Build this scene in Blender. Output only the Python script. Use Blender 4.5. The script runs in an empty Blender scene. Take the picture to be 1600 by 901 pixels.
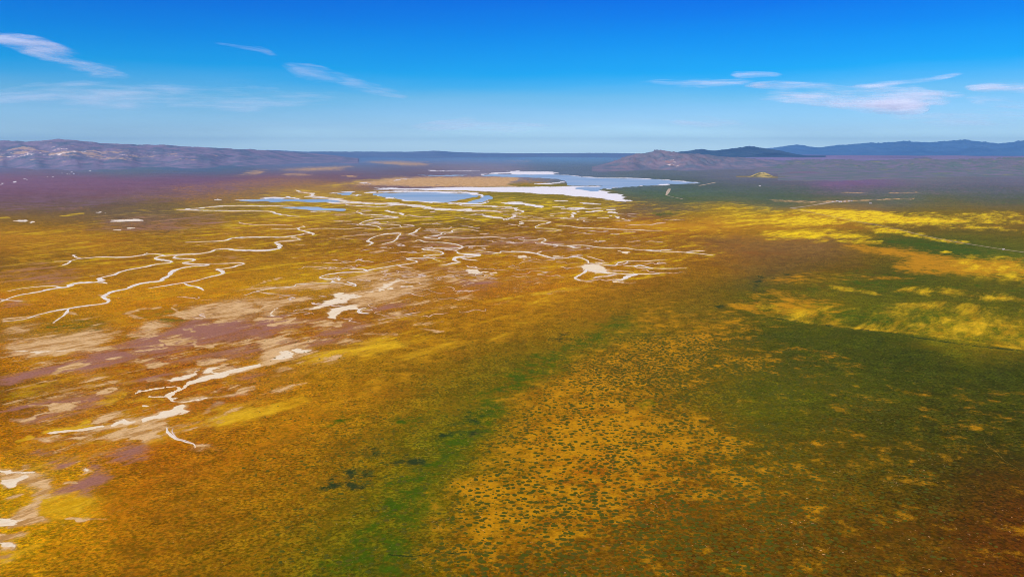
import bpy, bmesh, math, random
import numpy as np
from mathutils import Vector

random.seed(7)
rng = np.random.default_rng(7)
sc = bpy.context.scene
COL = sc.collection

# ------------------------------------------------------------------ camera
F = 1256.0                 # focal length in photo pixels (1600 wide)
H = 600.0                  # flying height over the plain, metres
CX, CY, YV = 800.0, 450.5, 232.0
PITCH = math.atan((CY - YV) / F)
cam_d = bpy.data.cameras.new('camera')
cam = bpy.data.objects.new('camera', cam_d)
COL.objects.link(cam)
cam.location = (0, 0, H)
cam.rotation_euler = (math.pi / 2 - PITCH, 0, 0)
cam_d.sensor_width = 36.0
cam_d.lens = F / 1600 * 36
cam_d.clip_start = 1.0
cam_d.clip_end = 400000.0
sc.camera = cam

# ------------------------------------------------------------------ sky and sun
SUN_ELEV, SUN_AZ = math.radians(50), math.radians(216)   # azimuth clockwise from +Y (view direction): behind left
world = bpy.data.worlds.new('World')
sc.world = world
world.use_nodes = True
wn, wl = world.node_tree.nodes, world.node_tree.links
wn.clear()


def ramp(nodes, stops, interp='LINEAR'):
    r = nodes.new('ShaderNodeValToRGB')
    r.color_ramp.interpolation = interp
    e = r.color_ramp.elements
    while len(e) > 1:
        e.remove(e[-1])
    e[0].position = stops[0][0]
    e[0].color = (*stops[0][1], 1)
    for p, c in stops[1:]:
        k = e.new(p)
        k.color = (*c, 1)
    return r


sky = wn.new('ShaderNodeTexSky')
sky.sky_type = 'NISHITA'
sky.sun_disc = False
sky.sun_elevation = SUN_ELEV
sky.sun_rotation = SUN_AZ
sky.altitude = 600
sky.air_density = 1.0
sky.dust_density = 0.3
sky.ozone_density = 2.0
tc = wn.new('ShaderNodeTexCoord')
sep = wn.new('ShaderNodeSeparateXYZ')
wl.new(tc.outputs['Generated'], sep.inputs[0])
# deep polarised blue aloft, thin white veil of high cirrus low down
nz = wn.new('ShaderNodeTexNoise')
nz.inputs['Scale'].default_value = 2.2
nz.inputs['Detail'].default_value = 5
mp = wn.new('ShaderNodeMapping')
mp.inputs['Scale'].default_value = (1.0, 1.0, 9.0)
wl.new(tc.outputs['Generated'], mp.inputs[0])
wl.new(mp.outputs[0], nz.inputs['Vector'])
ma = wn.new('ShaderNodeMath'); ma.operation = 'MULTIPLY_ADD'
wl.new(nz.outputs['Fac'], ma.inputs[0])
ma.inputs[1].default_value = 0.04
zo = wn.new('ShaderNodeMath'); zo.operation = 'ADD'; zo.inputs[1].default_value = -0.02
wl.new(sep.outputs['Z'], zo.inputs[0])
wl.new(zo.outputs[0], ma.inputs[2])
tint = ramp(wn, [
    (0.0, (0.47, 0.68, 0.94)), (0.012, (0.35, 0.52, 0.75)), (0.025, (0.25, 0.385, 0.60)), (0.045, (0.18, 0.33, 0.53)), (0.062, (0.12, 0.30, 0.48)),
    (0.078, (0.045, 0.27, 0.49)), (0.092, (0.006, 0.25, 0.49)), (0.13, (0.001, 0.205, 0.49)), (0.172, (0.0005, 0.14, 0.49)),
    (0.35, (0.001, 0.09, 0.45)), (1.0, (0.005, 0.1, 0.42))])
wl.new(ma.outputs[0], tint.inputs[0])
mul = wn.new('ShaderNodeMixRGB'); mul.blend_type = 'MULTIPLY'
mul.inputs[0].default_value = 1.0
wl.new(sky.outputs[0], mul.inputs[1])
wl.new(tint.outputs[0], mul.inputs[2])
bg = wn.new('ShaderNodeBackground')
bg.inputs['Strength'].default_value = 0.15
dbl = wn.new('ShaderNodeVectorMath'); dbl.operation = 'SCALE'; dbl.inputs['Scale'].default_value = 1.72
wl.new(mul.outputs[0], dbl.inputs[0])
wl.new(dbl.outputs[0], bg.inputs['Color'])
out = wn.new('ShaderNodeOutputWorld')
wl.new(bg.outputs[0], out.inputs['Surface'])

sun_d = bpy.data.lights.new('sun', 'SUN')
sun_d.energy = 4.0
sun_d.angle = math.radians(0.5)
sun_d.color = (1.0, 0.95, 0.87)
sun = bpy.data.objects.new('sun', sun_d)
COL.objects.link(sun)
sun_dir = Vector((math.sin(SUN_AZ) * math.cos(SUN_ELEV), math.cos(SUN_AZ) * math.cos(SUN_ELEV), math.sin(SUN_ELEV)))
sun.rotation_euler = sun_dir.to_track_quat('Z', 'Y').to_euler()
sun.location = (0, 0, 3000)

sc.view_settings.view_transform = 'Standard'
sc.view_settings.look = 'None'
sc.view_settings.exposure = 0.0
sc.view_settings.gamma = 1.0
sc.cycles.use_denoising = True
sc.cycles.filter_width = 0.95
sc.cycles.volume_bounces = 0
sc.cycles.max_bounces = 4
sc.cycles.transparent_max_bounces = 16

# ------------------------------------------------------------------ helpers
def tag(o, label, cat=None, group=None, kind=None):
    o['label'] = label
    if cat: o['category'] = cat
    if group: o['group'] = group
    if kind: o['kind'] = kind
    return o


def lin(c):
    c = np.asarray(c, float) / 255.0
    return np.where(c <= 0.04045, c / 12.92, ((c + 0.055) / 1.055) ** 2.4)


def ray(px, py):
    """direction of the line of sight through a photo pixel"""
    a = (np.asarray(px, float) - CX) / F
    b = (CY - np.asarray(py, float)) / F
    c, s = math.cos(PITCH), math.sin(PITCH)
    return a, c + b * s, -s + b * c


def at(px, py, z=0.0):
    """the point of the plain seen at a photo pixel"""
    x, y, dz = ray(px, py)
    t = (z - H) / dz
    return x * t, y * t


def proj(X, Y):
    c, s = math.cos(PITCH), math.sin(PITCH)
    dz = -H
    d = np.maximum(Y * c - dz * s, 1e-3)
    return CX + F * X / d, CY - F * (Y * s + dz * c) / d


def hash2(ix, iy, seed):
    h = (ix.astype(np.int64) * 374761393 + iy.astype(np.int64) * 668265263 + seed * 974634777) & 0xFFFFFFFF
    h = ((h ^ (h >> 13)) * 1274126177) & 0xFFFFFFFF
    h = (h ^ (h >> 16)) & 0xFFFFFF
    return h / float(0xFFFFFF)


def vnoise(x, y, seed):
    ix, iy = np.floor(x), np.floor(y)
    fx, fy = x - ix, y - iy
    fx = fx * fx * fx * (fx * (fx * 6 - 15) + 10)
    fy = fy * fy * fy * (fy * (fy * 6 - 15) + 10)
    a, b = hash2(ix, iy, seed), hash2(ix + 1, iy, seed)
    c, d = hash2(ix, iy + 1, seed), hash2(ix + 1, iy + 1, seed)
    return (a * (1 - fx) + b * fx) * (1 - fy) + (c * (1 - fx) + d * fx) * fy


def fbm(x, y, seed, octaves=4, gain=0.5):
    s, a, n = 0, 1.0, 0
    for o in range(octaves):
        s = s + a * (vnoise(x, y, seed + o * 17) * 2 - 1)
        n += a
        a *= gain
        x, y = x * 2.03 + 11.3, y * 2.03 + 4.7
    return s / n


def mesh_from(name, verts, faces, mat, smooth=False):
    """verts (n,3) array, faces (m,4) or (m,3) array or list of lists"""
    me = bpy.data.meshes.new(name)
    if isinstance(faces, np.ndarray):
        n, m, k = len(verts), len(faces), faces.shape[1]
        me.vertices.add(n)
        me.vertices.foreach_set('co', np.asarray(verts, np.float32).ravel())
        me.loops.add(m * k)
        me.loops.foreach_set('vertex_index', faces.astype(np.int32).ravel())
        me.polygons.add(m)
        me.polygons.foreach_set('loop_start', np.arange(0, m * k, k, dtype=np.int32))
        if smooth:
            me.polygons.foreach_set('use_smooth', np.ones(m, bool))
        me.update(calc_edges=True)
    else:
        me.from_pydata([tuple(map(float, v)) for v in verts], [], faces)
        if smooth:
            for p in me.polygons: p.use_smooth = True
    me.validate()
    if mat: me.materials.append(mat)
    return me


def add_obj(name, me, parent=None):
    o = bpy.data.objects.new(name, me)
    COL.objects.link(o)
    if parent: o.parent = parent
    return o


class NT:
    """small wrapper to write shader graphs"""
    def __init__(s, name):
        s.m = bpy.data.materials.new(name)
        s.m.use_nodes = True
        s.n, s.l = s.m.node_tree.nodes, s.m.node_tree.links
        s.n.clear()
        s.out = s.n.new('ShaderNodeOutputMaterial')

    def put(s, sock, v):
        if isinstance(v, bpy.types.NodeSocket): s.l.new(v, sock)
        elif isinstance(v, (tuple, list)) and sock.type == 'RGBA': sock.default_value = (*v[:3], 1)
        else: sock.default_value = v

    def math(s, op, a, b=0.0, c=None, clamp=False):
        k = s.n.new('ShaderNodeMath'); k.operation = op; k.use_clamp = clamp
        s.put(k.inputs[0], a); s.put(k.inputs[1], b)
        if c is not None: s.put(k.inputs[2], c)
        return k.outputs[0]

    def mix(s, f, a, b, mode='MIX'):
        k = s.n.new('ShaderNodeMixRGB'); k.blend_type = mode
        s.put(k.inputs[0], f); s.put(k.inputs[1], a); s.put(k.inputs[2], b)
        return k.outputs[0]

    def noise(s, scale, detail=4, rough=0.5, vec=None, off=(0, 0, 0), stretch=(1, 1, 1), dist=0.0, color=False):
        mp = s.n.new('ShaderNodeMapping')
        mp.inputs['Location'].default_value = off
        mp.inputs['Scale'].default_value = stretch
        s.l.new(vec if vec is not None else s.pos(), mp.inputs['Vector'])
        k = s.n.new('ShaderNodeTexNoise')
        k.inputs['Scale'].default_value = scale
        k.inputs['Detail'].default_value = detail
        k.inputs['Roughness'].default_value = rough
        k.inputs['Distortion'].default_value = dist
        s.l.new(mp.outputs[0], k.inputs['Vector'])
        return k.outputs['Color' if color else 'Fac']

    def pos(s):
        if not hasattr(s, '_p'): s._p = s.n.new('ShaderNodeNewGeometry').outputs['Position']
        return s._p

    def attr(s, name):
        k = s.n.new('ShaderNodeAttribute'); k.attribute_name = name
        return k

    def sep(s, v):
        k = s.n.new('ShaderNodeSeparateXYZ'); s.l.new(v, k.inputs[0])
        return k.outputs

    def step(s, v, lo, hi):
        k = s.n.new('ShaderNodeMapRange'); k.interpolation_type = 'SMOOTHSTEP'
        s.put(k.inputs['Value'], v)
        k.inputs['From Min'].default_value = lo; k.inputs['From Max'].default_value = hi
        return k.outputs[0]

    def bsdf(s, color, rough=0.9, spec=0.2, normal=None, metallic=0.0):
        k = s.n.new('ShaderNodeBsdfPrincipled')
        s.put(k.inputs['Base Color'], color); s.put(k.inputs['Roughness'], rough)
        k.inputs['Specular IOR Level'].default_value = spec
        k.inputs['Metallic'].default_value = metallic
        if normal is not None: s.l.new(normal, k.inputs['Normal'])
        s.l.new(k.outputs[0], s.out.inputs['Surface'])
        return k

    def bump(s, h, strength, dist):
        k = s.n.new('ShaderNodeBump')
        k.inputs['Strength'].default_value = strength; k.inputs['Distance'].default_value = dist
        s.l.new(h, k.inputs['Height'])
        return k.outputs[0]


def smooth_line(P, step):
    """Catmull-Rom through picture points, resampled"""
    P = np.asarray(P, float)
    if len(P) < 2: return P
    Q = np.vstack([2 * P[0] - P[1], P, 2 * P[-1] - P[-2]])
    res = []
    for i in range(1, len(Q) - 2):
        n = max(2, int(np.hypot(*((Q[i + 1] - Q[i]) * (1, 2))) / step))
        t = np.linspace(0, 1, n, endpoint=False)[:, None]
        a, b, c, d = Q[i - 1], Q[i], Q[i + 1], Q[i + 2]
        res.append(0.5 * ((2 * b) + (-a + c) * t + (2 * a - 5 * b + 4 * c - d) * t ** 2 + (-a + 3 * b - 3 * c + d) * t ** 3))
    res.append(P[-1:])
    return np.vstack(res)


# ------------------------------------------------------------------ what grows and lies where on the plain
Z = {'Z1': (0, 200, 4), 'Z2': (400, 200, 4), 'Z3': (800, 200, 4), 'Z4': (1200, 200, 4), 'Z5': (0, 375, 4),
     'Z6': (400, 375, 4), 'Z7': (800, 375, 4), 'Z8': (1200, 375, 4), 'Z9': (0, 560, 4), 'ZA': (0, 700, 4.483),
     'P': (0, 0, 1)}


def zp(z, pts):
    ox, oy, k = Z[z]
    return np.array([(ox + p[0] / k, oy + p[1] / k) for p in pts], float)


# mean colour of the cover as seen over the plain (photo row/column -> sRGB); the volume's haze comes off below, leftover far blue stays painted in
BASE = [
 (0,256,86,98,128),(150,258,80,100,125),(300,258,74,100,130),(450,252,80,104,135),(600,248,78,108,142),(750,246,80,112,145),(900,246,84,116,146),(1050,250,92,108,138),(1250,252,104,100,132),(1400,256,104,100,130),(1590,256,100,98,126),
 (60,266,100,96,116),(200,264,84,98,112),(330,264,74,92,112),(450,262,92,96,118),(600,262,92,98,120),(740,262,110,106,122),(900,262,84,98,116),(1020,268,82,94,104),(1150,272,84,88,100),(1300,270,96,88,104),(1450,272,92,96,98),(1590,276,86,90,104),
 (40,284,112,88,112),(160,284,108,84,108),(300,282,104,82,108),(420,282,112,86,104),(520,280,104,84,100),(640,272,100,88,104),(1060,288,70,78,86),(1180,288,76,78,88),(1350,290,92,74,102),(1500,288,80,82,92),(1590,290,80,80,92),
 (40,304,104,78,96),(160,302,108,80,94),(300,300,106,82,88),(400,298,114,94,80),(480,296,140,112,60),(1060,302,66,84,72),(1200,302,70,80,74),(1380,304,80,86,82),(1560,304,76,80,84),
 (40,320,104,86,82),(160,320,102,88,76),(260,318,118,98,62),(380,316,128,104,58),(1050,318,80,88,62),(1200,316,74,84,66),(1340,318,86,86,72),(1480,318,90,88,66),(1590,318,84,84,66),
 (40,334,120,100,70),(140,334,112,96,74),(230,334,110,96,76),(340,330,130,106,62),(450,334,148,116,38),(600,334,140,112,34),(700,330,142,116,34),(850,318,120,110,40),(900,330,150,116,28),(980,332,116,92,66),(1040,330,104,90,78),(1120,334,176,140,20),(1300,336,190,140,10),(1500,334,130,110,40),(1590,340,136,110,36),
 (40,350,150,116,50),(120,352,136,106,60),(220,356,116,92,76),(280,352,120,96,66),(360,354,160,118,24),(460,352,176,126,12),(560,350,150,110,30),(700,350,120,96,40),(820,350,140,100,36),(900,352,146,100,36),(1000,352,190,120,16),(1100,354,190,130,10),(1200,360,190,140,20),(1350,350,160,120,30),(1450,356,122,100,52),(1590,356,124,104,56),
 (40,374,180,128,20),(140,376,172,120,24),(240,380,140,104,48),(340,376,160,112,24),(450,380,128,92,44),(540,372,124,90,50),(650,372,126,90,48),(760,374,124,88,50),(860,372,134,94,46),(960,376,138,96,48),(1060,378,140,100,56),(1160,374,130,100,72),(1260,376,136,104,68),(1400,380,70,88,40),(1500,384,86,96,40),(1590,380,96,94,48),
 (40,396,140,100,50),(100,404,120,92,66),(180,398,152,104,26),(280,396,140,98,40),(400,398,136,94,40),(500,402,146,98,26),(600,402,150,98,18),(720,400,156,102,20),(820,402,162,110,12),(930,396,154,106,20),(1050,396,150,102,30),(1150,398,140,100,52),(1280,394,128,98,64),(1380,400,120,92,60),(1450,396,60,84,34),(1590,404,90,104,20),
 (40,424,124,92,62),(120,424,150,104,34),(200,426,146,102,36),(300,424,176,118,8),(380,420,160,110,16),(460,420,184,140,2),(560,422,160,108,10),(680,424,156,104,16),(800,428,166,110,6),(900,426,170,116,4),(1000,430,162,110,14),(1100,426,144,104,34),(1200,424,116,92,54),(1300,420,104,84,50),(1400,424,70,84,20),(1500,424,100,100,14),(1590,430,120,104,16),
 (40,450,180,122,8),(160,450,186,126,6),(280,452,190,130,4),(360,450,184,128,4),(450,448,176,130,10),(560,452,160,116,40),(680,450,160,112,30),(800,452,168,106,12),(900,452,176,120,4),(1000,454,150,106,18),(1100,450,124,98,36),(1200,450,86,88,44),(1300,450,112,96,10),(1400,450,84,86,8),(1500,450,96,92,12),(1590,458,84,86,10),
 (40,484,176,114,14),(160,484,180,120,12),(260,480,182,124,8),(340,486,150,104,50),(440,486,160,110,50),(560,486,158,104,30),(680,486,158,104,14),(780,486,160,108,6),(880,486,152,108,10),(980,486,132,102,22),(1080,486,110,94,24),(1200,488,90,88,10),(1300,484,90,88,8),(1400,486,90,88,6),(1590,490,84,84,6),
 (30,520,150,106,50),(120,512,146,110,44),(220,520,176,112,14),(320,516,140,78,60),(440,520,150,84,34),(560,520,150,92,24),(680,520,152,104,8),(780,520,146,102,8),(880,520,134,100,14),(980,516,104,96,14),(1080,520,126,96,10),(1200,520,66,74,2),(1350,524,64,68,2),(1500,520,104,96,4),(1590,530,130,106,6),
 (30,570,180,110,4),(120,572,172,104,6),(220,560,140,70,56),(320,560,160,96,14),(440,560,160,104,12),(540,560,160,110,10),(640,560,144,100,6),(740,560,134,98,8),(830,560,104,94,10),(920,560,130,96,8),(1020,560,140,98,8),(1120,560,110,90,6),(1250,560,70,72,2),(1400,570,56,62,0),(1590,570,54,62,0),
 (30,610,110,74,30),(140,604,160,98,14),(260,600,160,90,20),(360,610,160,84,16),(450,610,184,124,6),(560,610,148,100,4),(680,610,136,98,6),(780,610,92,92,8),(880,610,150,96,8),(980,610,150,98,10),(1080,610,104,88,6),(1200,610,76,76,4),(1350,610,68,70,2),(1500,610,56,60,0),(1590,620,60,62,0),
 (30,650,140,84,20),(140,650,160,96,10),(240,650,170,110,10),(340,640,150,90,10),(440,650,170,112,4),(560,660,146,98,2),(680,660,116,94,4),(760,660,84,90,8),(860,660,160,98,8),(980,660,156,98,8),(1080,660,120,88,6),(1200,650,72,76,0),(1350,660,66,62,0),(1500,660,60,58,0),(1590,660,56,58,0),
 (30,700,170,104,10),(120,690,174,110,14),(200,700,156,88,10),(300,700,160,96,8),(420,710,152,98,2),(540,710,136,94,4),(640,710,104,92,6),(720,700,66,86,6),(820,700,158,98,8),(940,700,160,98,6),(1040,700,146,92,6),(1140,700,100,80,4),(1260,700,76,68,2),(1400,700,62,60,0),(1590,700,60,56,0),
 (30,760,190,140,30),(90,770,190,130,10),(180,760,156,90,8),(300,770,146,96,4),(420,770,142,94,4),(540,770,124,92,4),(640,770,76,88,6),(720,770,120,90,6),(820,770,150,92,6),(940,770,140,84,6),(1040,770,124,76,8),(1160,770,100,72,4),(1300,770,84,66,2),(1450,770,64,54,0),(1590,780,70,48,0),
 (30,820,200,150,20),(90,820,180,116,4),(200,830,144,92,4),(320,830,132,90,6),(440,830,128,90,4),(560,830,90,88,4),(660,830,110,86,6),(760,830,136,86,6),(900,830,120,78,6),(1040,830,100,70,6),(1180,830,96,66,4),(1350,830,84,60,2),(1500,830,74,52,0),(1590,840,84,44,0),
 (30,890,166,112,6),(120,890,144,94,4),(240,890,134,88,4),(380,890,126,88,4),(500,890,96,86,4),(600,890,80,84,6),(720,890,126,80,6),(860,890,110,74,6),(1000,890,104,66,6),(1150,890,90,62,4),(1350,890,80,56,2),(1590,890,78,46,2),
 (1000,970,90,66,4),(200,970,126,86,4),(-250,500,150,100,30),(-250,800,150,96,10),(-250,300,100,80,96),(1850,500,90,80,10),(1850,800,70,52,2),(1850,300,80,80,90),
]

LAYERS = ['salt', 'clay', 'yellow', 'orange', 'purple', 'green', 'clump', 'bloom', 'dark']
PATCH = []      # (layer, points, is_polygon, width, soft, value, aspect)


def poly(layer, z, pts, val=1.0, soft=6.0, asp=2.2, straight=False):
    if straight: asp = -asp
    if layer != 'salt': soft *= 2.2
    if layer == 'salt' and z not in ('Z2', 'Z3'):
        PATCH.append(('clay', zp(z, pts), True, 0.0, soft * 4, 0.85, asp))
    if layer == 'clay' and val > 0.3: val += 0.14
    if layer == 'purple' and z in ('Z5', 'Z6', 'Z9', 'ZA'): val += 0.12
    if layer == 'yellow' and z in ('Z4', 'Z8') and val > 0.4: val += 0.14
    PATCH.append((layer, zp(z, pts), True, 0.0, soft, val, asp))


def stroke(layer, z, pts, w, val=1.0, soft=None, asp=2.2, creek=False):
    PATCH.append((layer, zp(z, pts), False, w, soft if soft is not None else w, val, -asp if creek else asp))


# --- white salt crust
poly('salt', 'Z6', [(300,440),(400,425),(440,395),(490,378),(530,382),(600,362),(622,370),(560,390),(545,405),(450,428),(410,444)], 1, 5)
poly('salt', 'Z6', [(425,468),(490,435),(560,418),(620,413),(705,425),(640,437),(545,442),(530,458),(512,492),(470,487)], 1, 5)
poly('salt', 'Z6', [(440,332),(470,340),(520,328),(590,350),(600,362),(530,384),(490,378),(470,350)], .75, 6)
stroke('salt', 'Z6', [(640,325),(700,320),(800,300),(880,262)], 4, .6, 8)
stroke('salt', 'Z6', [(800,320),(870,312),(870,300)], 2, .8, 4)
poly('salt', 'Z6', [(1275,207),(1300,192),(1340,183),(1385,200),(1395,210),(1340,212)], 1, 3)
stroke('salt', 'Z6', [(1400,195),(1480,200)], 2, .8, 4)
stroke('salt', 'Z6', [(945,295),(1000,292)], 2, .8, 3)
poly('salt', 'Z6', [(180,705),(250,685),(320,690),(260,718)], .8, 4)
poly('salt', 'Z6', [(60,745),(140,700),(210,705),(190,748)], .8, 6)
stroke('salt', 'Z6', [(100,435),(90,470),(100,490)], 2, .6, 3)
# foreground pan with its braided outlet
poly('salt', 'Z9', [(1600,36),(1560,44),(1480,68),(1380,92),(1310,108),(1230,118),(1195,135),(1165,168),(1240,158),(1330,138),(1420,120),(1500,92),(1590,62)], 1, 4)
stroke('salt', 'Z9', [(1310,108),(1260,100),(1240,85),(1290,68),(1340,64)], 3, .85, 4)
poly('salt', 'Z9', [(1000,150),(1060,128),(1130,108),(1180,80),(1205,96),(1150,130),(1050,165)], .85, 5)
stroke('salt', 'Z9', [(1180,165),(1135,185),(1110,212),(1065,235),(1092,268)], 3.2, 1, 3)
stroke('salt', 'Z9', [(1005,195),(1075,195),(1085,212),(1058,232)], 3.2, .9, 3)
poly('salt', 'Z9', [(960,370),(1020,325),(1110,292),(1085,330),(1010,368),(850,402)], 1, 5)
stroke('salt', 'Z9', [(860,400),(900,385),(1000,360)], 4, .9, 5)
stroke('salt', 'Z9', [(650,415),(700,398),(760,410)], 4, .7, 7)
stroke('salt', 'Z9', [(220,475),(350,462),(480,450),(560,432)], 3, .85, 6)
stroke('salt', 'Z9', [(820,222),(900,205),(975,200)], 2.5, .8, 4)
stroke('salt', 'Z9', [(890,300),(920,295)], 3, .7, 4)
stroke('salt', 'Z9', [(940,238),(1050,235)], 2, .7, 3)
stroke('salt', 'Z9', [(1095,268),(1180,262),(1260,250)], 2.5, .6, 5)
poly('salt', 'Z9', [(0,740),(60,740),(130,728),(140,750),(70,790),(0,790)], .8, 6)
stroke('salt', 'Z9', [(0,690),(60,708),(180,712)], 2.5, .7, 5)
poly('salt', 'ZA', [(0,440),(60,450),(170,440),(200,455),(140,490),(60,480),(0,500)], .9, 7)
poly('salt', 'ZA', [(470,175),(500,160),(518,175),(485,195)], .6, 4)
poly('salt', 'ZA', [(0,620),(60,625),(110,680),(60,690),(0,680)], .6, 6)
stroke('salt', 'Z5', [(0,722),(120,724),(260,712),(400,700)], 1.6, .62, 5)
# rims and flats round the lake
poly('salt', 'Z3', [(0,268),(60,272),(230,274),(270,286),(200,291),(0,291)], 1, 3)
stroke('salt', 'Z2', [(1440,290),(1500,282),(1600,278)], 1.6, 1, 2)
stroke('salt', 'Z3', [(280,292),(360,297),(470,308),(600,313),(850,317),(960,325),(1130,338),(1190,341)], 1.0, .95, 1.5)
stroke('salt', 'Z3', [(1190,343),(1120,347),(1000,351),(870,358),(740,368),(560,385)], 1.2, .9, 1.5)
poly('salt', 'Z3', [(0,372),(300,368),(560,364),(600,368),(420,374),(400,380),(520,396),(590,408),(650,414),(738,448),(700,458),(600,442),(400,426),(200,412),(0,402)], 1, 3)
poly('salt', 'Z2', [(760,374),(900,378),(1100,380),(1300,370),(1604,372),(1604,402),(1300,396),(1000,388),(800,382)], 1, 2.5)
stroke('salt', 'Z3', [(200,348),(280,345),(340,342),(320,325),(280,320)], 1.5, .85, 3)
stroke('salt', 'Z2', [(740,405),(900,400),(1100,402),(1300,407),(1430,418),(1490,436),(1460,462),(1400,472),(1300,470),(1220,470)], 1.4, 1, 2)
stroke('salt', 'Z2', [(740,420),(850,438),(960,454),(1120,464),(1230,464)], 1.4, .9, 2)
stroke('salt', 'Z2', [(500,410),(575,402),(625,403),(600,424),(520,418)], 1.2, .7, 2)
stroke('salt', 'Z2', [(0,438),(130,436),(170,430),(260,440)], 1.6, .8, 2.5)
stroke('salt', 'Z2', [(630,345),(700,342),(690,350)], 1.6, .6, 3)
stroke('salt', 'Z2', [(800,330),(900,318),(930,322)], 1.6, .55, 3)
stroke('salt', 'Z2', [(1070,268),(1100,268),(1200,270),(1380,268)], 1, .55, 2)
stroke('salt', 'Z2', [(290,524),(420,524)], 1.2, .5, 2)
for z, p in (('Z3', (310,450,360,452)), ('Z3', (500,467,570,473)), ('Z3', (275,487,330,490)), ('Z3', (190,548,232,549)),
             ('Z3', (330,500,470,497)), ('Z3', (450,520,570,514)), ('Z3', (560,510,650,508)), ('Z3', (530,560,600,560)),
             ('Z3', (580,522,640,525)), ('Z3', (640,550,690,572)), ('Z3', (405,572,415,582)), ('Z3', (45,580,90,600)),
             ('Z3', (590,545,610,547)), ('Z3', (50,795,110,806)), ('Z3', (230,792,280,790)), ('Z3', (660,765,710,770)),
             ('Z1', (130,580,210,590)), ('Z1', (660,575,890,570)), ('Z1', (690,580,900,575)), ('Z1', (800,622,838,622)),
             ('Z1', (725,636,770,638)), ('Z1', (1485,445,1600,450)), ('Z1', (1420,440,1435,442)), ('Z1', (600,525,660,530)),
             ('Z7', (250,155,325,160)), ('Z7', (55,100,110,105)), ('Z7', (520,130,580,135)), ('Z7', (650,265,700,262))):
    stroke('salt', z, [p[:2], p[2:]], 1.3, .82, 2.2)
poly('salt', 'Z3', [(0,462),(80,460),(160,466),(205,478),(180,496),(120,493),(90,476),(0,470)], 1, 2.5)
stroke('salt', 'Z3', [(400,520),(360,533),(350,550),(300,565)], 2, .9, 2.5)
stroke('salt', 'Z2', [(820,512),(860,520),(890,536)], 2.6, .9, 3)
stroke('salt', 'Z2', [(1380,545),(1410,550),(1500,560),(1540,572),(1560,558),(1600,540)], 1.8, .85, 2.5)
poly('salt', 'Z7', [(410,155),(460,143),(530,153),(570,175),(612,198),(600,210),(500,202),(455,185),(425,172)], .8, 4)
for z, p in (('Z1', (445,280,465,290)), ('Z1', (30,340,45,348)), ('Z1', (95,338,130,330)), ('Z1', (180,325,200,318)),
             ('Z1', (255,312,290,304)), ('Z1', (0,358,20,350)), ('Z1', (655,230,672,234)), ('Z1', (512,265,525,268)),
             ('Z2', (1065,265,1105,266)), ('Z2', (1155,266,1165,268)), ('Z3', (20,268,40,270))):
    stroke('salt', z, [p[:2], p[2:]], .6, .85, 1.4)

# --- pale clay and fine washed silt
poly('clay', 'Z5', [(0,735),(120,728),(300,718),(480,690),(600,645),(720,590),(650,566),(520,590),(380,622),(200,628),(0,640)], .78, 22)
poly('clay', 'Z5', [(0,745),(420,715),(620,690),(540,640),(300,655),(0,690)], .95, 14)
poly('clay', 'Z5', [(0,520),(200,540),(260,600),(0,610)], .42, 14)
poly('clay', 'Z6', [(520,330),(640,322),(740,285),(880,255),(960,262),(900,290),(1000,290),(1050,330),(900,372),(740,405),(700,440),(600,418),(560,385)], .85, 14)
poly('clay', 'Z6', [(620,200),(900,190),(1200,250),(1050,310),(900,290),(700,300),(520,262),(560,230)], .5, 20)
poly('clay', 'Z6', [(0,360),(150,370),(330,362),(250,400),(150,412),(120,480),(0,500)], .68, 14)
poly('clay', 'Z6', [(130,290),(330,270),(540,265),(600,300),(420,312),(250,330),(140,340)], .5, 12)
poly('clay', 'Z5', [(1100,470),(1180,440),(1300,400),(1420,370),(1600,350),(1600,500),(1400,520),(1350,490),(1150,485)], .62, 14)
stroke('clay', 'Z5', [(1110,410),(1130,470),(1200,485),(1340,470)], 2, .8, 5)
poly('clay', 'Z5', [(790,600),(860,540),(960,510),(1080,520),(1000,590),(860,605)], .66, 10)
stroke('clay', 'Z5', [(870,500),(780,490),(760,480),(860,440),(1000,420)], 2.5, .55, 8)
poly('clay', 'Z5', [(540,768),(600,742),(668,745),(600,768)], .9, 4)
poly('clay', 'Z5', [(810,805),(850,780),(930,768),(965,770),(900,806)], .9, 5)
poly('clay', 'Z5', [(270,855),(320,830),(400,790),(470,785),(430,812),(340,850)], .8, 5)
stroke('clay', 'Z5', [(1030,630),(1150,640),(1220,665),(1300,660)], 3, .7, 6)
stroke('clay', 'Z5', [(1160,555),(1230,545),(1240,560)], 3, .6, 5)
stroke('clay', 'Z5', [(0,505),(160,492)], 2.5, .7, 5)
stroke('clay', 'Z5', [(480,695),(760,680),(1040,645)], 2, .6, 6)
poly('clay', 'Z6', [(0,540),(60,520),(240,525),(330,545),(420,548),(480,520),(430,500),(300,520),(200,515),(0,520)], .5, 10)
poly('clay', 'Z6', [(0,700),(60,660),(0,620),(150,610),(250,640),(380,625),(320,650),(330,690),(200,750),(60,780),(0,770)], .72, 12)
poly('clay', 'Z6', [(420,650),(480,625),(600,625),(620,640),(520,655)], .6, 8)
stroke('clay', 'Z6', [(620,595),(720,605),(800,600)], 3, .5, 10)
poly('clay', 'Z6', [(850,465),(900,455),(970,475),(890,482)], .75, 6)
poly('clay', 'Z6', [(720,505),(770,495),(800,520),(740,530)], .6, 8)
stroke('clay', 'Z6', [(330,540),(440,545),(480,520)], 4, .7, 6)
stroke('clay', 'Z6', [(1010,560),(1120,572)], 3, .6, 6)
stroke('clay', 'Z6', [(560,560),(640,540),(700,535)], 3, .5, 10)
stroke('clay', 'Z6', [(0,500),(120,505),(230,495),(220,508),(100,535)], 2.5, .7, 5)
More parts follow.
